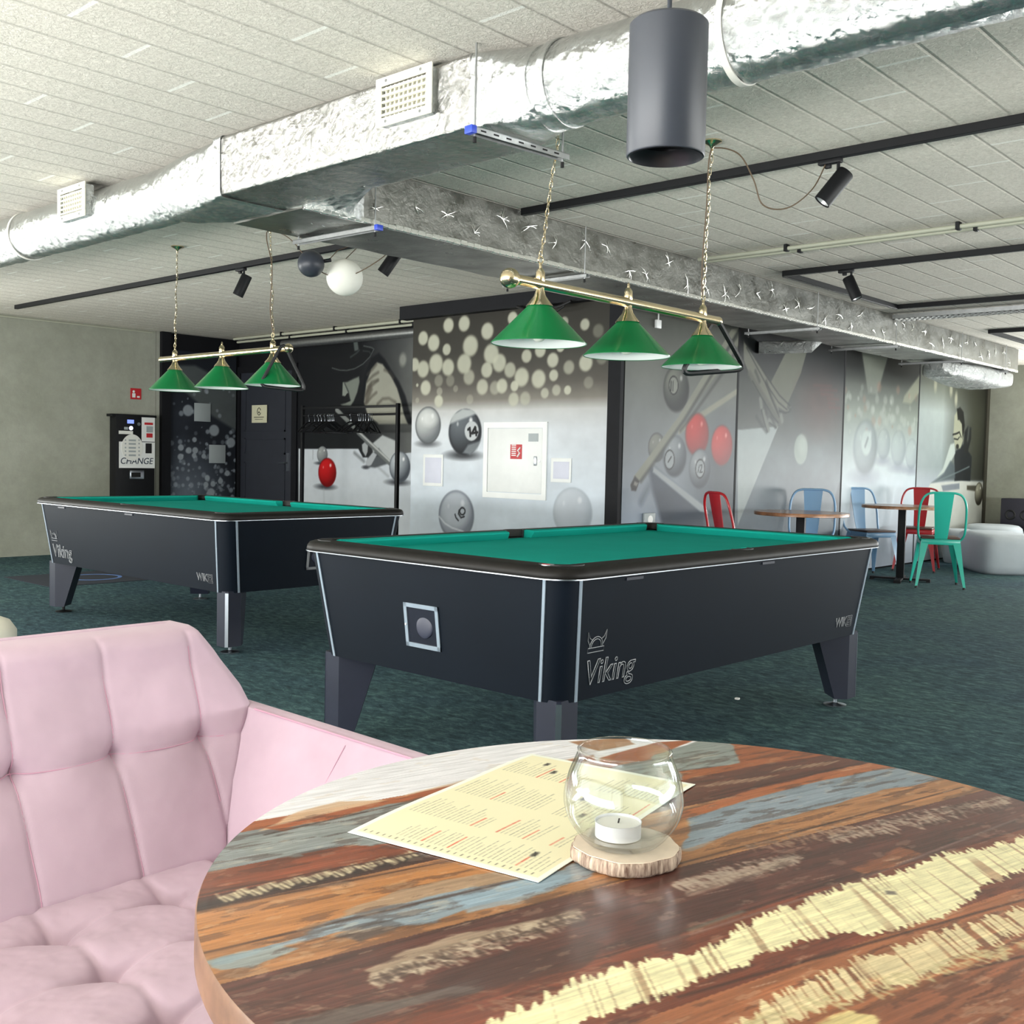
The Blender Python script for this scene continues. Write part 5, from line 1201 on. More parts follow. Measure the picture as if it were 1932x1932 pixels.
# seams as dark grooves
for (a, b) in (((378,1689),(1110,1545)), ((366,1720),(860,1622)), ((400,1877),(1284,1629)), ((1284,1629),(1817,1485)), ((523,1926),(1146,1804)), ((1146,1804),(1919,1548)), ((1280,1881),(1932,1697)), ((1290,1515),(1650,1434)), ((1780,1841),(1932,1804)), ((500,1575),(1110,1437)), ((376,1800),(1000,1655))):
    cv.line([pT(*a), pT(*b)], 0.0028, (58, 34, 26), 0.0016, 0.85)
cv.line([pT(1250, 1780), pT(1600, 1668), pT(1919, 1545)], 0.003, (150, 136, 132), 0.0015, 0.5)
cv.line([pT(1300, 1755), pT(1400, 1720)], 0.004, (120, 134, 122), 0.003, 0.6)
# flaked light paint on the dark board
def flakes(x0, y0, x1, y1, n, half, col, seed, w=0.0035, ln=22, al=0.8):
    rr = np.random.RandomState(seed)
    for k in range(n):
        t = rr.rand(); x = x0+(x1-x0)*t; y = y0+(y1-y0)*t+rr.uniform(-half, half)*(0.4+0.6*math.sin(math.pi*t))
        cv.line([pT(x, y), pT(x+rr.uniform(4, ln), y+rr.uniform(-2, 10))], w*rr.uniform(0.5, 1.3), col, 0.0012, al*rr.uniform(0.5, 1))
patch([(690,1830),(760,1790),(860,1762),(1000,1735),(1090,1716),(1100,1735),(960,1770),(840,1800),(720,1866),(690,1860)], (150, 128, 108), jag=0.010, seed=16)
flakes(700, 1845, 1090, 1725, 260, 16, (186, 168, 146), 41)
flakes(700, 1845, 1090, 1725, 120, 16, (84, 62, 52), 42)
flakes(1270, 1670, 1500, 1615, 220, 12, (176, 156, 140), 43); flakes(1560, 1580, 1900, 1505, 260, 14, (170, 150, 134), 44); flakes(1400, 1600, 1600, 1560, 70, 10, (150, 118, 96), 45)
patch([(1290,1680),(1500,1612),(1510,1625),(1300,1690)], (160, 140, 124), jag=0.006, al=0.6, seed=17)
flakes(380, 1900, 900, 1880, 60, 20, (128, 96, 80), 46, 0.002, 60, 0.6); flakes(900, 1900, 1200, 1820, 60, 20, (150, 120, 100), 47, 0.002, 50, 0.6)
patch([(520,1930),(700,1890),(900,1850),(900,1870),(700,1920),(600,1940)], (96, 96, 92), jag=0.008, al=0.6, seed=18)
patch([(800,1850),(950,1800),(1140,1780),(1100,1830),(900,1870)], (70, 44, 38), jag=0.010, al=0.7, seed=19)
patch([(1140,1790),(1240,1720),(1420,1650),(1440,1690),(1300,1750)], (60, 36, 34), jag=0.010, al=0.4, seed=20)
patch([(1600,1640),(1700,1600),(1750,1610),(1640,1650)], (176, 104, 60), jag=0.012, al=0.5, seed=21)
# the two pale yellow combed bands: paint with ragged, toothed edges and cracks across the grain
td = np.array([0.066, -0.058]); td = td/np.linalg.norm(td)
tda, tdb = td[0]*CA+td[1]*SA, td[0]*SA-td[1]*CA
def comb(top, bot, col, amp, seed, al=1.0, crack=0.45):
    T = np.array([pT(*p) for p in top]); B_ = np.array([pT(*p) for p in bot])
    T = T[np.argsort(T[:, 0])]; B_ = B_[np.argsort(B_[:, 0])]
    a_ = U-(tda/tdb)*Vb                 # coordinate that stays constant along a tooth
    n1 = vnoise(a_*400, a_*0, seed); n2 = vnoise(a_*400, a_*0+9.5, seed+3); slow = (fbm(a_*14, a_*0, 3, seed+5)-0.5)*amp*1.4
    bt = np.interp(U, T[:, 0], T[:, 1], left=9, right=9)+n1*amp+slow; bb = np.interp(U, B_[:, 0], B_[:, 1], left=-9, right=-9)-n2*amp+slow
    d = np.minimum(Vb-bt, bb-Vb); m_ = np.clip(d/0.0016+0.5, 0, 1)
    cr = np.clip((vnoise(a_*430, Vb*5+seed, seed+7)-0.66)/0.08, 0, 1)*np.clip((fbm(a_*40, Vb*20, 2, seed+9)-0.25)*4, 0, 1)*crack; m_ = m_*(1-cr)*al
    idx = np.where(m_ > 0)[0]; base = np.array(col, float)*(0.93+0.12*fbm(U[idx]*60, Vb[idx]*60, 3, seed+8))[:, None]
    a1 = m_[idx][:, None]; cv.c[idx] = cv.c[idx]*(1-a1)+np.clip(base/255, 0, 1)*a1
wn_ = fbm(U*22, Vb*120, 5, 91); wn2 = fbm(U*40, Vb*90, 4, 92)
cv.blend(i_all, np.clip((wn_-0.56)/0.06, 0, 1)*0.38*(Vb > -0.33), (58, 36, 30)); cv.blend(i_all, np.clip((wn2-0.68)/0.04, 0, 1)*0.22, (206, 186, 160))
comb([(780,1990),(900,1925),(1146,1815),(1300,1785),(1440,1720),(1600,1655),(1760,1615),(1932,1570),(2010,1540)], [(800,2010),(960,1990),(1146,1925),(1260,1880),(1330,1850),(1480,1800),(1580,1765),(1660,1765),(1780,1730),(1932,1650),(2010,1600)], (236, 228, 182), 0.014, 51)
comb([(1290,1990),(1400,1900),(1560,1830),(1700,1770),(1830,1735),(1932,1700),(2000,1672)], [(1300,2040),(1420,1965),(1560,1925),(1700,1875),(1830,1820),(1932,1778),(2000,1740)], (226, 212, 168), 0.016, 61, 0.9, 0.9)
flakes(1400, 1930, 1932, 1780, 160, 18, (190, 176, 132), 62)
patch([(1540,1930),(1600,1905),(1660,1915),(1700,1990),(1560,1990)], (216, 200, 140), jag=0.008, al=0.9, seed=22)
patch([(1670,1680),(1690,1682),(1692,1688),(1672,1688)], (120, 110, 100), jag=0.001)
cv.mulc(i_all, np.clip(0.90+0.22*gr2, 0, 2))
# sparse pale scratches
rs = np.random.RandomState(12)
for k in range(150):
    a0 = rs.uniform(-0.45, 0.45); b0 = rs.uniform(-0.4, 0.45); cv.line([(a0, b0), (a0+rs.uniform(0.004, 0.03), b0+rs.uniform(-0.003, 0.003))], rs.uniform(0.0006, 0.0016), (206, 184, 160), 0.0007, rs.uniform(0.2, 0.6))
P = np.stack([DX, DY, np.full_like(DX, TZ)], -1)
me, n = grid_mesh('table_top', P)
put_paint(me, np.clip(cv.c, 0, 1)); TM = paint_mat('lacquered_reclaimed_boards', 0.30, coat=0.35, spec=0.5, grain=((14, 300, 1), 0.4))
at = me.attributes.new('boardco', 'FLOAT_VECTOR', 'POINT'); at.data.foreach_set('vector', np.stack([Aa.ravel(), Bb.ravel(), np.zeros(Aa.size)], -1).astype(np.float32).ravel())
# grain follows the boards
me.materials.append(TM); me.polygons.foreach_set('use_smooth', [True]*len(me.polygons)); me.update()
top = bpy.data.objects.new('table_top', me); COL.objects.link(top); top.parent = tb
EM = mat('worn_board_edge', (112, 82, 60), 0.45, var=0.35, vscale=25, coat=0.2)
MB().lathe([(TR-0.0005, TZ-0.0002), (TR+0.0015, TZ-0.003), (TR+0.002, TZ-0.034), (TR-0.004, TZ-0.038), (0.001, TZ-0.038)], 160).build('edge_band', EM, tb)
MB().cyl((0, 0, 0.03), (0, 0, TZ-0.038), 0.04, n=28).lathe([(0.001, 0), (0.24, 0), (0.24, 0.012), (0.06, 0.03), (0.001, 0.032)], 48).build('pedestal', M['black'], tb)
MB().box(-0.2, 0.2, -0.03, 0.03, TZ-0.05, TZ-0.038).box(-0.03, 0.03, -0.2, 0.2, TZ-0.05, TZ-0.038).build('top_bracket', M['black'], tb)

# ------------------------------------------------------------------ the menu sheet
ca = [np.array(onz(*q, TZ))[:2] for q in ((656, 1572), (1003, 1424), (1312, 1482), (1016, 1667))]   # left, far, right, near corner
nu, nv = 330, 210
Sx, Sy = np.meshgrid(np.linspace(0, 1, nu), np.linspace(0, 1, nv))     # s: left->far edge (long), t: towards the near edge
PX = sum(w[..., None]*c for w, c in ((((1-Sx)*(1-Sy)), ca[0]), ((Sx*(1-Sy)), ca[1]), ((Sx*Sy), ca[2]), (((1-Sx)*Sy), ca[3])))
Zp = TZ+0.0012+0.0035*np.sin(Sx*math.pi)*(1-Sy)**2+0.0008*np.sin(Sx*9)
P = np.concatenate([PX, Zp[..., None]], -1)
mc = Canvas(Sx.ravel()*0.36, Sy.ravel()*0.235, (236, 238, 226))
i = mc.sel(0.008, 0.352, 0.006, 0.229); mc.blend(i, np.ones(len(i)), (230, 224, 190))
rs = np.random.RandomState(9)
def row(s0, t0, L_, w, col, al=0.8):
    s_ = s0
    while s_ < s0+L_:
        d = rs.uniform(0.004, 0.012); mc.line([(s_, t0), (min(s_+d, s0+L_), t0)], w, col, 0.0004, al*rs.uniform(0.6, 1)); s_ += d+0.0022
for blk_ in range(13):
    t0 = 0.014+blk_*0.0165
    for c0, L_ in ((0.022, 0.05), (0.085, 0.06), (0.17, 0.075), (0.27, 0.06)):
        if rs.rand() < 0.16: continue
        if rs.rand() < 0.32: row(c0, t0, L_*rs.uniform(0.4, 0.8), 0.0022, (206, 84, 62), 0.9)
        else: row(c0, t0, L_*rs.uniform(0.5, 1), 0.0011, (104, 104, 90))
        for k in (1, 2): row(c0, t0+k*0.0052, L_*rs.uniform(0.5, 1), 0.0010, (118, 116, 100), 0.75)
for k in range(26): mc.line([(0.012, 0.012+k*0.0083), (0.016, 0.012+k*0.0083)], 0.0012, (70, 70, 62), 0.0004)
for s_, t_ in ((0.055, 0.196), (0.185, 0.176), (0.235, 0.150), (0.30, 0.07), (0.325, 0.045)): mc.ell(s_, t_, 0.007, 0.003, (66, 62, 58), 0.4, 0.9); mc.line([(s_-0.004, t_+0.003), (s_+0.006, t_-0.003)], 0.0014, (50, 48, 46), 0.0005)
row(0.10, 0.222, 0.16, 0.0018, (214, 80, 56), 0.95)
me, n = grid_mesh('menu_sheet', P, (0, 0, -0.0004), True); put_paint(me, np.vstack([mc.c, np.full((len(me.vertices)-n, 3), 0.93)]))
me.materials.append(paint_mat('printed_paper', 0.5, spec=0.3)); me.polygons.foreach_set('use_smooth', [True]*len(me.polygons))
o = bpy.data.objects.new('menu_sheet', me); COL.objects.link(o); tag(o, 'pale yellow printed menu sheet lying on the round table', 'menu')

# ------------------------------------------------------------------ wooden slice, glass bowl, tealight
cc = onz(1180, 1620, TZ)
rs = random.Random(3); ring0 = []; nC = 120
bk = [0.053+0.0012*math.sin(5*a)+0.0008*math.sin(11*a+1) for a in [2*math.pi*i/nC for i in range(nC)]]
co = thing('wood_slice', 'round wooden slice with bark edge under the glass bowl', 'coaster', (cc[0], cc[1], TZ))
R = []
for z, k in ((0.0012, 0.97), (0.004, 1.0), (0.010, 1.0), (0.0145, 0.985)):
    R.append([((bk[i]+rs.uniform(-0.0009, 0.0009))*k*math.cos(2*math.pi*i/nC), (bk[i]+rs.uniform(-0.0009, 0.0009))*k*math.sin(2*math.pi*i/nC), z) for i in range(nC)])
BK = mat('striped_bark', (150, 126, 108), 0.85, var=0.5, vscale=220, bump=0.6, bscale=300)
for nd in BK.node_tree.nodes:
    if nd.type == 'MAPPING': nd.inputs['Scale'].default_value = (1, 1, 0.12)
    if nd.type == 'VALTORGB': nd.color_ramp.elements[0].color = (*lin((96, 72, 60)), 1); nd.color_ramp.elements[1].color = (*lin((206, 186, 166)), 1)
MB().loft(R).build('bark_edge', BK, co, 80)
MB().loft([[(0.96*bk[i]*math.cos(2*math.pi*i/nC), 0.96*bk[i]*math.sin(2*math.pi*i/nC), z) for i in range(nC)] for z in (0.0146, 0.0152)]).build('cut_face', mat('pale_cut_wood', (224, 206, 186), 0.6, var=0.06, vscale=60), co)
gb = thing('glass_bowl', 'clear round glass candle bowl on the wooden slice', 'glass bowl', (cc[0]-0.003, cc[1]-0.002, TZ+0.0154))
prof = [(0.001, 0.0), (0.030, 0.0), (0.036, 0.003), (0.045, 0.013), (0.054, 0.028), (0.0585, 0.045), (0.0580, 0.060), (0.0545, 0.076), (0.0490, 0.091), (0.0462, 0.099), (0.0462, 0.1035)]
sm = [(p.x*1.0, p.z*0.90) for p in smooth([(a, 0, b) for a, b in prof[1:]], 5)]
inner = [(r-0.0026, max(z, 0.008)) for r, z in sm[::-1]]
MB().lathe([(0.001, 0)]+sm+[(0.0451, 0.0942)]+inner+[(0.001, 0.008)], 96).build('bowl', M['glass'], gb, 80)
tl = thing('tealight', 'white tealight candle inside the glass bowl', 'candle', (cc[0]-0.004, cc[1]-0.008, TZ+0.0240)); tl.scale = (1.15, 1.15, 1.05)
MB().lathe([(0.001, 0), (0.0195, 0), (0.0195, 0.0135), (0.0200, 0.0142), (0.0192, 0.0142), (0.0188, 0.0115), (0.001, 0.0112)], 48).build('metal_cup', mat('white_aluminium_cup', (226, 226, 230), 0.35, metal=0.2), tl)
MB().lathe([(0.0187, 0.0115), (0.0187, 0.0118), (0.001, 0.0122)], 48).build('wax', M['wax'], tl)
MB().cyl((0, 0, 0.012), (0.001, 0, 0.0165), 0.0007, n=6).build('wick', M['ink'], tl)

# ------------------------------------------------------------------ pink velvet sofa
sf = thing('sofa', 'tufted pink velvet sofa with buttoned back and flared arm', 'sofa', (-1.5, 0.45, 0))
OX, OY = -1.5, 0.45
YL = -0.55
def back_front(y, t):      # t 0 seat .. 1 top
    z = 0.36+0.49*t; x = np.interp(z, [0.36, 0.46, 0.65, 0.78, 0.86], [-1.69, -1.705, -1.795, -1.850, -1.868])
    return x, z
ySe = [1.100-0.177*k for k in range(10)]
def puff_back(y, z):
    v = 0.0
    dmin = np.min(np.abs(np.array(ySe)[:, None]-y.ravel()[None, :]), 0).reshape(y.shape)
    zs = 0.645
    seam = 0.004*np.exp(-(dmin/0.005)**2)+0.006*(1-np.clip(dmin/0.0885, 0, 1))**2.2
    hs = np.abs(z-zs); seamh = 0.003*np.exp(-(hs/0.006)**2)+0.004*np.exp(-(hs/0.03)**2)
    pit = 0.016*np.exp(-((dmin/0.016)**2+(hs/0.016)**2))+0.010*np.exp(-((dmin/0.05)**2+(hs/0.05)**2))
    return 0.030-seam-seamh-pit
def y_right(z):
    return np.interp(z, [0.36, 0.42, 0.55, 0.645, 0.69, 0.73, 0.80, 0.84, 0.86], [1.065, 1.085, 1.145, 1.195, 1.222, 1.208, 1.165, 1.135, 1.110])
nS, nT = 420, 150
Sg, Tg = np.meshgrid(np.linspace(0, 1, nS), np.linspace(0, 1, nT))
Xg, Zg = back_front(0, Tg); Yg = YL+(y_right(Zg)-YL)*Sg
pf = puff_back(Yg, Zg)
edge = np.minimum.reduce([(y_right(Zg)-Yg)/0.03, (1-Tg)/0.06+0.0, np.ones_like(Tg)]); edge = np.clip(edge, 0, 1)
rnd_ = np.sqrt(np.clip(1-(1-edge)**2, 0, 1))
Xf = Xg+pf*rnd_-0.0+(rnd_-1)*0.010
Zf = Zg-0.0*(1-rnd_)
Xf += (fbm(Yg.ravel()*14, Zg.ravel()*14, 3, 4).reshape(Xf.shape)-0.5)*0.005
P = np.stack([Xf-OX, Yg-OY, Zf], -1)
me, n = grid_mesh('backrest', P, (-0.07, 0.0, 0.0)); me.materials.append(M['velvet']); me.polygons.foreach_set('use_smooth', [True]*len(me.polygons)); me.set_sharp_from_angle(angle=math.radians(70))
bm = bmesh.new(); bm.from_mesh(me); bmesh.ops.recalc_face_normals(bm, faces=bm.faces[:]); bm.to_mesh(me); bm.free()
o = bpy.data.objects.new('backrest', me); COL.objects.link(o); o.parent = sf
def bpt(y, z, lift=0.001):
    x = float(np.interp(z, [0.36, 0.46, 0.65, 0.78, 0.86], [-1.69, -1.705, -1.795, -1.850, -1.868]))
    return (x+float(puff_back(np.array([[y]]), np.array([[z]]))[0, 0])+lift-OX, y-OY, z)
f = MB()
for y in ySe:
    zz = [z for z in np.linspace(0.37, 0.815, 46) if y < y_right(z)-0.035]
    if len(zz) > 3: f.tube([bpt(y+0.0015*math.sin(z*30), z, 0.0006) for z in zz], 0.0011, 5)
f.tube([bpt(y, 0.645, 0.0004) for y in np.linspace(YL+0.02, 1.14, 160)], 0.0010, 5)
f.build('back_stitching', M['stitch'], sf)
# shell behind and around the back, with a thin piped top edge
sh = MB(); R = []
for z, xo in ((0.14, -1.80), (0.40, -1.85), (0.62, -1.935), (0.79, -1.965), (0.840, -1.955)):
    yr = float(y_right(z))+0.03 if z < 0.7 else float(y_right(z))+0.012
    xi = xo+0.04 if z > 0.5 else -1.70
    R.append([(xo-OX, YL-0.03-OY, z), (xi-OX, YL-0.03-OY, z), (xi-OX, yr-OY, z), (xo-OX, yr-OY, z)])
sh.loft(R).build('back_shell', M['velvet'], sf)
MB().tube([(-1.925-OX, y-OY, 0.846) for y in np.linspace(YL, 1.09, 30)]+[(-1.915-OX, 1.135-OY, 0.832), (-1.90-OX, 1.175-OY, 0.79), (-1.86-OX, 1.225-OY, 0.705)], 0.008, 8).build('piping', M['velvet'], sf)
# seat cushion with deep tufts
nS, nT = 420, 200
Yq, Xq = np.meshgrid(np.linspace(YL, 1.075, nS), np.linspace(-1.685, -1.13, nT))
tx = [-1.590, -1.425, -1.260]; ty = [0.918-0.19*k for k in range(9)]+[1.10]
hz = np.full(Xq.shape, 0.030)
gx = np.min(np.abs(np.array(tx)[:, None]-Xq.ravel()[None]), 0).reshape(Xq.shape); gy = np.min(np.abs(np.array(ty)[:, None]-Yq.ravel()[None]), 0).reshape(Xq.shape)
inx = (Xq > -1.60) & (Xq < -1.25)
hz -= 0.020*np.exp(-((gx/0.018)**2+(gy/0.018)**2))+0.016*np.exp(-((gx/0.05)**2+(gy/0.05)**2))
hz -= 0.010*np.exp(-(gx/0.008)**2)*np.exp(-(gy/0.06)**2)+0.003*np.exp(-(gx/0.012)**2)
hz -= 0.010*np.exp(-(gy/0.008)**2)*np.exp(-(gx/0.055)**2)+0.003*np.exp(-(gy/0.012)**2)
hz += (fbm(Xq.ravel()*12, Yq.ravel()*12, 4, 8).reshape(hz.shape)-0.5)*0.012
ed = np.clip(np.minimum((-1.13-Xq)/0.06, (1.075-Yq)/0.04), 0, 1); ed = np.sqrt(np.clip(1-(1-ed)**2, 0, 1))
Zq = 0.425+hz*ed-(1-ed)*0.05
P = np.stack([Xq-OX, Yq-OY, Zq], -1)
me, n = grid_mesh('seat_cushion', P, (0, 0, -0.12)); me.materials.append(M['velvet']); me.polygons.foreach_set('use_smooth', [True]*len(me.polygons)); me.set_sharp_from_angle(angle=math.radians(70))
bm = bmesh.new(); bm.from_mesh(me); bmesh.ops.recalc_face_normals(bm, faces=bm.faces[:]); bm.to_mesh(me); bm.free()
o = bpy.data.objects.new('seat_cushion', me); COL.objects.link(o); o.parent = sf
# arm on the right, flaring outwards
def arm(sgn, y_in_top, y_in_bot, y_out_top, y_out_bot):
    R = []
    N_ = 26
    for i in range(N_+1):
        x = -1.90+0.80*i/N_; zt = 0.694-0.008*i/N_-(0.25*max(0, (i-22)/4)**2); sec = []
        for (y, z) in ((y_in_bot, 0.16), (y_in_bot, 0.42), ((y_in_bot*0.5+y_in_top*0.5)-0.004, 0.57), (y_in_top-0.003, zt-0.02), (y_in_top+sgn*0.004, zt-0.004), (y_in_top+sgn*0.014, zt), (y_out_top-sgn*0.012, zt-0.002), (y_out_top, zt-0.014), (y_out_bot, 0.16)): sec.append((x-OX, y-OY, z))
        R.append(sec)
    return MB().loft(R)
arm(1, 1.197, 1.075, 1.245, 1.16).build('armrest', M['velvet'], sf, 35)
arm(-1, YL-0.10, YL, YL-0.15, YL-0.08).build('armrest', M['velvet'], sf, 35)
f = MB().tube([(x-OX, 1.199-OY, 0.6915-0.008*(x+1.90)/0.80) for x in np.linspace(-1.76, -1.16, 20)], 0.0016, 5)
f.tube([(-1.505-OX, 1.080-OY, 0.43), (-1.49-OX, 1.134-OY, 0.57), (-1.475-OX, 1.195-OY, 0.675)], 0.0006, 5); f.build('arm_stitching', M['stitch'], sf)
MB().box(-1.80-OX, -1.14-OX, YL-OY, 1.07-OY, 0.16, 0.33, 0.01).build('seat_base', M['velvet'], sf)
for x, y in ((-1.75, YL+0.02), (-1.2, YL+0.02), (-1.75, 1.0), (-1.2, 1.0)):
    MB().cyl((x-OX, y-OY, 0.165), (x-OX+(0.03 if x > -1.5 else -0.03), y-OY, 0.0), 0.022, 0.013, 16).build('leg', M['wood'], sf)
# ------------------------------------------------------------------ metal chairs
def chair(label, x, y, rz, col, seatm, lean=0.0, name='metal_chair'):
    """faces local -y; back at +y"""
    o = thing(name, label, 'chair', (x, y, 0), rz, 'painted metal bistro chairs')
    c = col; o.scale = (1.07, 1.07, 1.07)
    MB().box(-0.175, 0.175, -0.18, 0.17, 0.445, 0.452, 0.003).box(-0.17, 0.17, -0.175, 0.165, 0.40, 0.446, 0.006).build('seat_frame', c, o)
    MB().box(-0.17, 0.17, -0.18, 0.16, 0.452, 0.472, 0.008).build('seat', seatm, o)
    for sx in (-1, 1):
        for sy in (-1, 1):
            tx, ty = sx*0.165, (0.155 if sy > 0 else -0.165); bx, by = sx*0.215, (0.235 if sy > 0 else -0.215)
            w0, w1 = 0.048, 0.017
            def sec(cx, cy, w, z): return [(cx+sx*0.004, cy+sy*0.004, z), (cx-sx*w, cy+sy*0.002, z), (cx-sx*w*0.9, cy-sy*0.006, z), (cx-sx*0.012, cy-sy*0.012, z), (cx-sx*0.006, cy-sy*w*0.9, z), (cx+sx*0.002, cy-sy*w, z)]
            lg = MB().loft([sec(tx, ty, 0.085, 0.445), sec(tx+sx*0.006, ty+sy*0.01, 0.06, 0.40), sec((tx+bx)/2, (ty+by)/2, 0.035, 0.22), sec(bx, by, w1, 0.015)]).build('leg', c, o, 50)
            MB().cyl((bx-sx*0.008, by-sy*0.008, 0.0), (bx-sx*0.008, by-sy*0.008, 0.02), 0.013, n=12).build('rubber_foot', M['pocket'], lg)
    # hoop back
    pts = smooth([(-0.165, 0.10, 0.43), (-0.20, 0.17, 0.50), (-0.205, 0.205, 0.66), (-0.195, 0.235, 0.78), (-0.16, 0.25, 0.855), (-0.10, 0.258, 0.882), (0, 0.26, 0.885), (0.10, 0.258, 0.882), (0.16, 0.25, 0.855), (0.195, 0.235, 0.78), (0.205, 0.205, 0.66), (0.20, 0.17, 0.50), (0.165, 0.10, 0.43)], 6)
    MB().tube(pts, 0.0105, 10).build('back_frame', c, o)
    R = []
    for i in range(12):
        t = i/11; z = 0.455+0.43*t; yb = 0.165+0.095*t**0.8; w = 0.055+0.032*t
        R.append([(-w, yb-0.003, z), (-w, yb+0.003, z), (-w*0.5, yb+0.008, z), (w*0.5, yb+0.008, z), (w, yb+0.003, z), (w, yb-0.003, z), (w*0.5, yb+0.003, z), (-w*0.5, yb+0.003, z)])
    MB().loft(R).build('back_splat', c, o, 50)
    MB().box(-0.15, 0.15, -0.20, -0.19, 0.2, 0.212).build('brace', c, o) if False else None
    return o
CR = mat('red_chair_enamel', (170, 26, 34), 0.32, coat=0.3); CB = mat('light_blue_chair_enamel', (126, 164, 200), 0.35, coat=0.3)
CT = mat('teal_chair_enamel', (46, 178, 158), 0.3, coat=0.3); CB2 = CB
def faceto(x, y, tx, ty): return math.atan2(ty-y, tx-x)+math.pi/2
def cafe_table(label, x, y, r, h=0.75):
    o = thing('cafe_table', label, 'table', (x, y, 0), 0.3, 'round wooden cafe tables by the long mural')
    MB().lathe([(0.001, h), (r-0.003, h), (r, h-0.004), (r, h-0.028), (r-0.003, h-0.031), (0.001, h-0.031)], 72).build('table_top', mat('reclaimed_top', (158, 112, 78), 0.35, var=0.5, vscale=9, coat=0.4), o)
    MB().box(-0.038, 0.038, -0.038, 0.038, 0.02, h-0.031, 0.004).build('column', M['black'], o)
    f = MB()
    for a in (0, math.pi/2):
        T = Matrix.Rotation(a, 4, 'Z'); f.box(-0.30, 0.30, -0.035, 0.035, 0.012, 0.034, 0.006, T); f.box(0.26, 0.30, -0.035, 0.035, 0.0, 0.014, 0.0, T).box(-0.30, -0.26, -0.035, 0.035, 0.0, 0.014, 0.0, T)
    f.build('cross_base', M['black'], o); return o
TA = (-4.57, 8.92); TBl = (-4.50, 11.02)
cafe_table('cafe table at the long mural nearer to the pool tables', TA[0], TA[1], 0.42, 0.765)
cafe_table('cafe table farther along, between the blue and teal chairs', TBl[0], TBl[1], 0.41, 0.79)
chair('red metal chair alone beyond the near pool table', -4.56, 7.88, math.radians(150), CR, CR)
chair('light blue metal chair behind the nearer cafe table', -4.88, 9.72, faceto(-4.88, 9.72, -4.4, 8.6), CB, CB)
chair('light blue metal chair at the farther cafe table, seat beside its column', -4.93, 11.24, faceto(-4.93, 11.24, -4.45, 10.95), CB2, M['seatwood'])
chair('red metal chair behind the teal chair', -4.84, 12.30, faceto(-4.84, 12.30, -4.5, 11.0), CR, M['seatwood'])
chair('teal metal chair with its back to the camera, near the poufs', -4.05, 10.84, faceto(-4.05, 10.84, -4.62, 11.9), CT, M['seatwood'])
# grey poufs and curved seats
def soft(label, x, y, sx, sy, h, mt, rz=0.0, name='pouf', cat='pouf', grp=None, e=0.45, z0=0.0):
    o = thing(name, label, cat, (x, y, z0), rz, grp); R = []
    for z, k in ((0.0, 0.90), (0.03, 0.96), (0.10, 1.0), (h*0.55, 1.0), (h*0.80, 0.99), (h*0.92, 0.95), (h*0.98, 0.86), (h, 0.70)):
        r = []
        for i in range(64):
            a = 2*math.pi*i/64; c, s_ = math.cos(a), math.sin(a); r.append((sx*k*math.copysign(abs(c)**e, c), sy*k*math.copysign(abs(s_)**e, s_), z))
        R.append(r)
    MB().loft(R).build('upholstery', mt, o, 60); return o
soft('big grey curved pouf right of the teal chair', -4.22, 13.12, 0.34, 0.60, 0.45, M['grey'], math.radians(35), grp='grey rounded seats at the far right')
soft('low pale grey curved seat behind the big pouf', -4.75, 14.62, 0.36, 0.48, 0.46, M['grey'], math.radians(20), grp='grey rounded seats at the far right', e=0.7)
soft('small grey seat between the teal chair and the mural', -4.92, 13.85, 0.18, 0.26, 0.42, M['grey'], math.radians(20), grp='grey rounded seats at the far right', e=0.7)
soft('pale grey seat farthest back at the right edge', -3.75, 14.95, 0.52, 0.32, 0.52, M['grey'], 0, grp='grey rounded seats at the far right', e=0.7)
o = thing('side_table', 'small round dark side table between the grey seats', 'side table', (-3.50, 14.05, 0))
MB().lathe([(0.001, 0.47), (0.25, 0.47), (0.25, 0.45), (0.001, 0.45)], 40).build('table_top', M['black'], o)
for a in range(3): MB().cyl((0.2*math.cos(a*2.1), 0.2*math.sin(a*2.1), 0.45), (0.16*math.cos(a*2.1), 0.16*math.sin(a*2.1), 0), 0.01, n=10).build('leg', M['black'], o)
o = thing('loudspeaker', 'dark loudspeaker box at the right edge against the far wall', 'loudspeaker', (-4.70, 15.35, 0))
MB().box(-0.15, 0.30, -0.18, 0.15, 0.40, 0.80, 0.012).build('cabinet', mat('dark_speaker_cabinet', (40, 38, 50), 0.5), o)
MB().box(-0.16, 0.31, -0.19, 0.16, 0.0, 0.40, 0.01).build('stand', M['black'], o)
for x in (-0.02, 0.17): MB().lathe([(0.07, 0), (0.06, 0.006), (0.02, -0.01), (0.001, -0.008)], 24, M4=Matrix.Translation((x, -0.182, 0.58)) @ Matrix.Rotation(math.pi/2, 4, 'X')).build('driver', M['pocket'], o)
# cream dome seat at the left edge
o = thing('round_stool', 'cream rounded stool cut off by the left edge', 'stool', (-5.20, 1.99, 0))
MB().lathe([(0.001, 0.0), (0.15, 0.0), (0.16, 0.02), (0.16, 0.20), (0.17, 0.23), (0.185, 0.27), (0.185, 0.33), (0.155, 0.375), (0.10, 0.398), (0.001, 0.405)], 48).build('padded_seat', M['cream'], o)

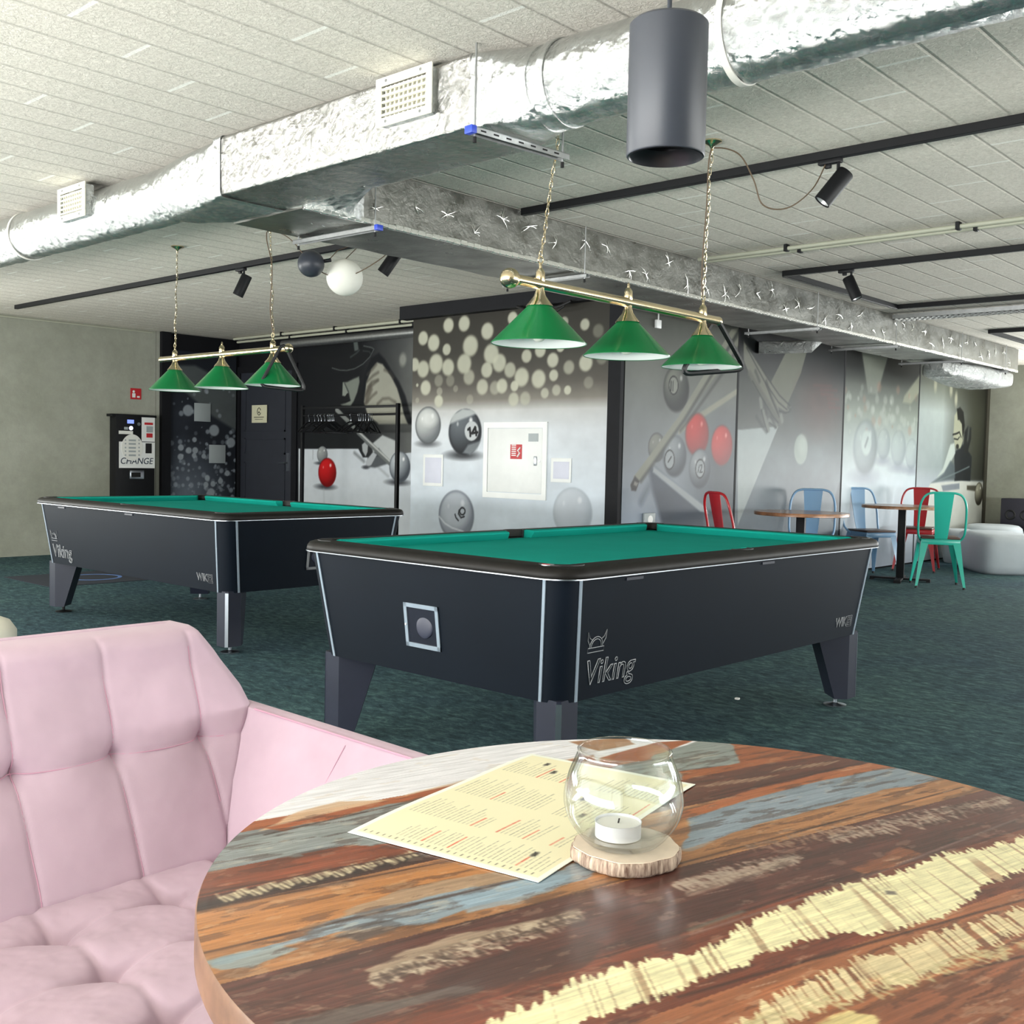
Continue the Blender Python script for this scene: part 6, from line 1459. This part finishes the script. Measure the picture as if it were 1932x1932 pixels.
# ------------------------------------------------------------------ change machine against the concrete wall
XM = -11.73
p0 = onx(222, 783, XM); p1 = onx(292, 785, XM)
y0, y1, ztop = p0[1], p1[1], 1.60
cm = thing('change_machine', 'black and white coin change machine against the concrete wall', 'change machine', (XM, y0, 0))
w = y1-y0
MB().box(XW-XM+0.002, 0.0, -0.02, w, 0.02, ztop, 0.004).box(XW-XM+0.002, -0.01, -0.06, w+0.03, ztop-0.02, ztop+0.01).box(-0.01, 0.003, 0.02, w-0.04, 0.30, 0.304).box(-0.01, 0.003, 0.02, w-0.04, 0.85, 0.854).build('cabinet', M['black'], cm)
MB().box(XW-XM+0.03, -0.03, -0.01, w-0.02, 0.0, 0.03).build('plinth', M['dark'], cm)
fp = lambda px, py: (onx(px, py, XM+0.004)[1]-y0, onx(px, py, XM+0.004)[2])
def rect(name, x0_, y0_, x1_, y1_, mt, d=0.004, parent=None, lift=0.0, bev=0.0):
    a = fp(x0_, y0_); b = fp(x1_, y1_); return MB().box(lift, lift+d, a[0], b[0], min(a[1], b[1]), max(a[1], b[1]), bev).build(name, mt, parent or cm)
def Kq(x, y): return (200+x/7.43, 730+y/7.43)
fr = rect('front_panel', *Kq(185, 765), *Kq(682, 1140), M['white'], 0.006)
rect('side_panel', *Kq(502, 425), *Kq(682, 770), M['white'], 0.006)
rect('coin_slot', *Kq(538, 498), *Kq(655, 535), M['redsign'], 0.004, None, 0.006)
rect('card_sticker', *Kq(565, 550), *Kq(655, 640), M['lightgrey'], 0.003, None, 0.006)
rect('card_sticker', *Kq(565, 650), *Kq(650, 712), M['redsign'], 0.003, None, 0.006)
rect('note_slot', *Kq(553, 790), *Kq(637, 932), M['pocket'], 0.004, None, 0.006)
rect('display', *Kq(300, 458), *Kq(392, 515), M['screen'], 0.003, None, 0.001)
rect('keypad', *Kq(255, 560), *Kq(310, 600), M['lightgrey'], 0.003, None, 0.001)
rect('name_strip', *Kq(180, 612), *Kq(378, 665), M['paper'], 0.003, None, 0.001)
a = fp(*Kq(352, 578)); MB().cyl((0.001, a[0], a[1]), (0.006, a[0], a[1]), 0.024, n=20).build('lit_button', M['button'], cm)
a = fp(*Kq(462, 522)); MB().cyl((0.001, a[0], a[1]), (0.006, a[0], a[1]), 0.020, n=20).build('lock', M['chrome'], cm)
a = fp(*Kq(365, 850)); b = fp(*Kq(500, 850)); rr_ = abs(b[0]-a[0])*1.1
DK = MB().lathe([(rr_, 0), (rr_, 0.003), (0.001, 0.003)], 40, M4=Matrix.Translation((0.006, a[0], a[1])) @ Matrix.Rotation(math.pi/2, 4, 'Y') @ Matrix.Diagonal((1.16, 1, 1, 1))).build('round_sticker', M['paper'], cm)
a1 = fp(*Kq(200, 980)); b1 = fp(*Kq(360, 1060))
text('lettering', 'CHANGE', 0.105, frame((0.0075, fp(*Kq(425, 1040))[0], fp(*Kq(425, 1042))[1]), (0, 1, 0), (0, 0, 1)), mat('dark_blue_print', (30, 44, 66), 0.5), cm, xs=0.95, shear=0.2, extrude=0.001)
f = MB()
for k, yy in enumerate((745, 795, 850, 900, 955)):
    a = fp(*Kq(315, yy)); b = fp(*Kq(415, yy)); f.box(0.0095, 0.0105, a[0], b[0], a[1]-0.012, a[1]+0.008)
    for xx in (270, 460): c_ = fp(*Kq(xx, yy)); f.cyl((0.0095, c_[0], c_[1]), (0.0105, c_[0], c_[1]), 0.010, n=10)
f.build('sticker_print', M['lightgrey'], DK)
fr_ = rect('return_tray', *Kq(332, 1170), *Kq(530, 1290), M['chrome'], 0.012, None, 0.0, 0.003)
rect('tray_opening', *Kq(350, 1200), *Kq(480, 1265), M['dark'], 0.004, fr_, 0.010)

# ------------------------------------------------------------------ coat rack with hangers
rk = thing('coat_rack', 'black metal coat rack in front of the hat mural', 'coat rack', (-9.04, 7.30, 0))
hw = 0.80
for sx in (-1, 1):
    MB().box(sx*hw-0.018, sx*hw+0.018, -0.018, 0.018, 0.06, 1.73, 0.003).build('post', M['black'], rk)
    MB().box(sx*hw-0.015, sx*hw+0.015, -0.22, 0.22, 0.04, 0.07, 0.003).build('foot', M['black'], rk)
    for y in (-0.19, 0.19): MB().cyl((sx*hw-0.012, y, 0.022), (sx*hw+0.012, y, 0.022), 0.022, n=18).build('caster', M['pocket'], rk)
MB().box(-hw, hw, -0.012, 0.012, 1.69, 1.715, 0.002).build('top_bar', M['black'], rk)
MB().cyl((-hw, 0, 1.62), (hw, 0, 1.62), 0.011, n=14).build('hanging_rail', M['black'], rk)
MB().box(-hw, hw, -0.012, 0.012, 0.14, 0.165, 0.002).build('bottom_bar', M['black'], rk)
def hanger_proto(label, x, yaw, grp='black clothes hangers on the coat rack'):
    o = thing('clothes_hanger', label, 'hanger', (x, 7.30, 1.631), yaw, grp)
    MB().tube([(0.0, 0.008, -0.010)]+[(0, 0.016*math.cos(a), 0.016*math.sin(a)-0.014) for a in np.linspace(0.5, 3.6, 10)]+[(0, 0.0, -0.045), (0, 0.0, -0.085)], 0.0022, 6).build('hook', M['chrome'], o)
    MB().tube(smooth([(0, -0.215, -0.20), (0, -0.15, -0.155), (0, -0.05, -0.10), (0, 0, -0.085), (0, 0.05, -0.10), (0, 0.15, -0.155), (0, 0.215, -0.20)], 4), 0.008, 8, flat=1.0).tube([(0, -0.20, -0.198), (0, 0, -0.190), (0, 0.20, -0.198)], 0.006, 8).build('shoulder_bar', M['black'], o)
    return o
xs = [-9.72, -9.62, -9.55, -9.50, -9.44, -9.38, -9.355, -9.33, -9.305, -9.28, -8.99, -8.86, -8.835, -8.81, -8.785, -8.75, -8.70, -8.67, -8.64]
rr = random.Random(2); hp = None
LB = 'black clothes hanger with a metal hook on the coat rack rail'
for k, x in enumerate(xs):
    yw = rr.uniform(-0.35, 0.35)+(0.5 if k > 12 else 0)
    if hp is None: hp = hanger_proto(LB, x, yw)
    else: copy_tree(hp, (x, 7.30, 1.631), yw)
# rug with a ring under the left table
o = thing('floor_mat', 'dark floor mat with a blue ring under the left pool table', 'mat', (-9.55, 4.72, 0))
MB().box(-0.48, 0.48, -0.62, 0.62, 0.0, 0.004).build('mat_pad', mat('dark_blue_mat', (26, 34, 48), 0.9), o)
MB().lathe([(0.22, 0.004), (0.22, 0.0055), (0.255, 0.0055), (0.255, 0.004)], 48).build('ring_print', mat('blue_ring_print', (86, 120, 178), 0.8), o)
# litter on the carpet
q = onz(1391, 1320, 0)
tag(MB().box(q[0]-0.012, q[0]+0.010, q[1]-0.008, q[1]+0.012, 0.0, 0.010, 0.003).build('paper_scrap', M['paper']), 'tiny white paper scrap on the carpet beside the near pool table', 'litter')
# black cable clutter above the ball mural
f = MB(); q = (-5.75, YA-0.02, 2.55)
f.tube(smooth([(-6.25, 6.88, 2.50), (-6.1, 6.86, 2.46), (-5.95, 6.86, 2.49), (-5.8, 6.87, 2.46), (-5.65, 6.88, 2.50)], 5), 0.012, 8).tube(smooth([(-6.15, 6.85, 2.47), (-6.05, 6.84, 2.42), (-5.98, 6.86, 2.47)], 5), 0.008, 8).tube(smooth([(-5.85, 6.85, 2.47), (-5.8, 6.84, 2.41), (-5.7, 6.86, 2.46)], 5), 0.008, 8)
tag(f.build('cable_bundle', M['pocket']), 'black cable bundle under the dark fascia above the ball mural', 'cable')
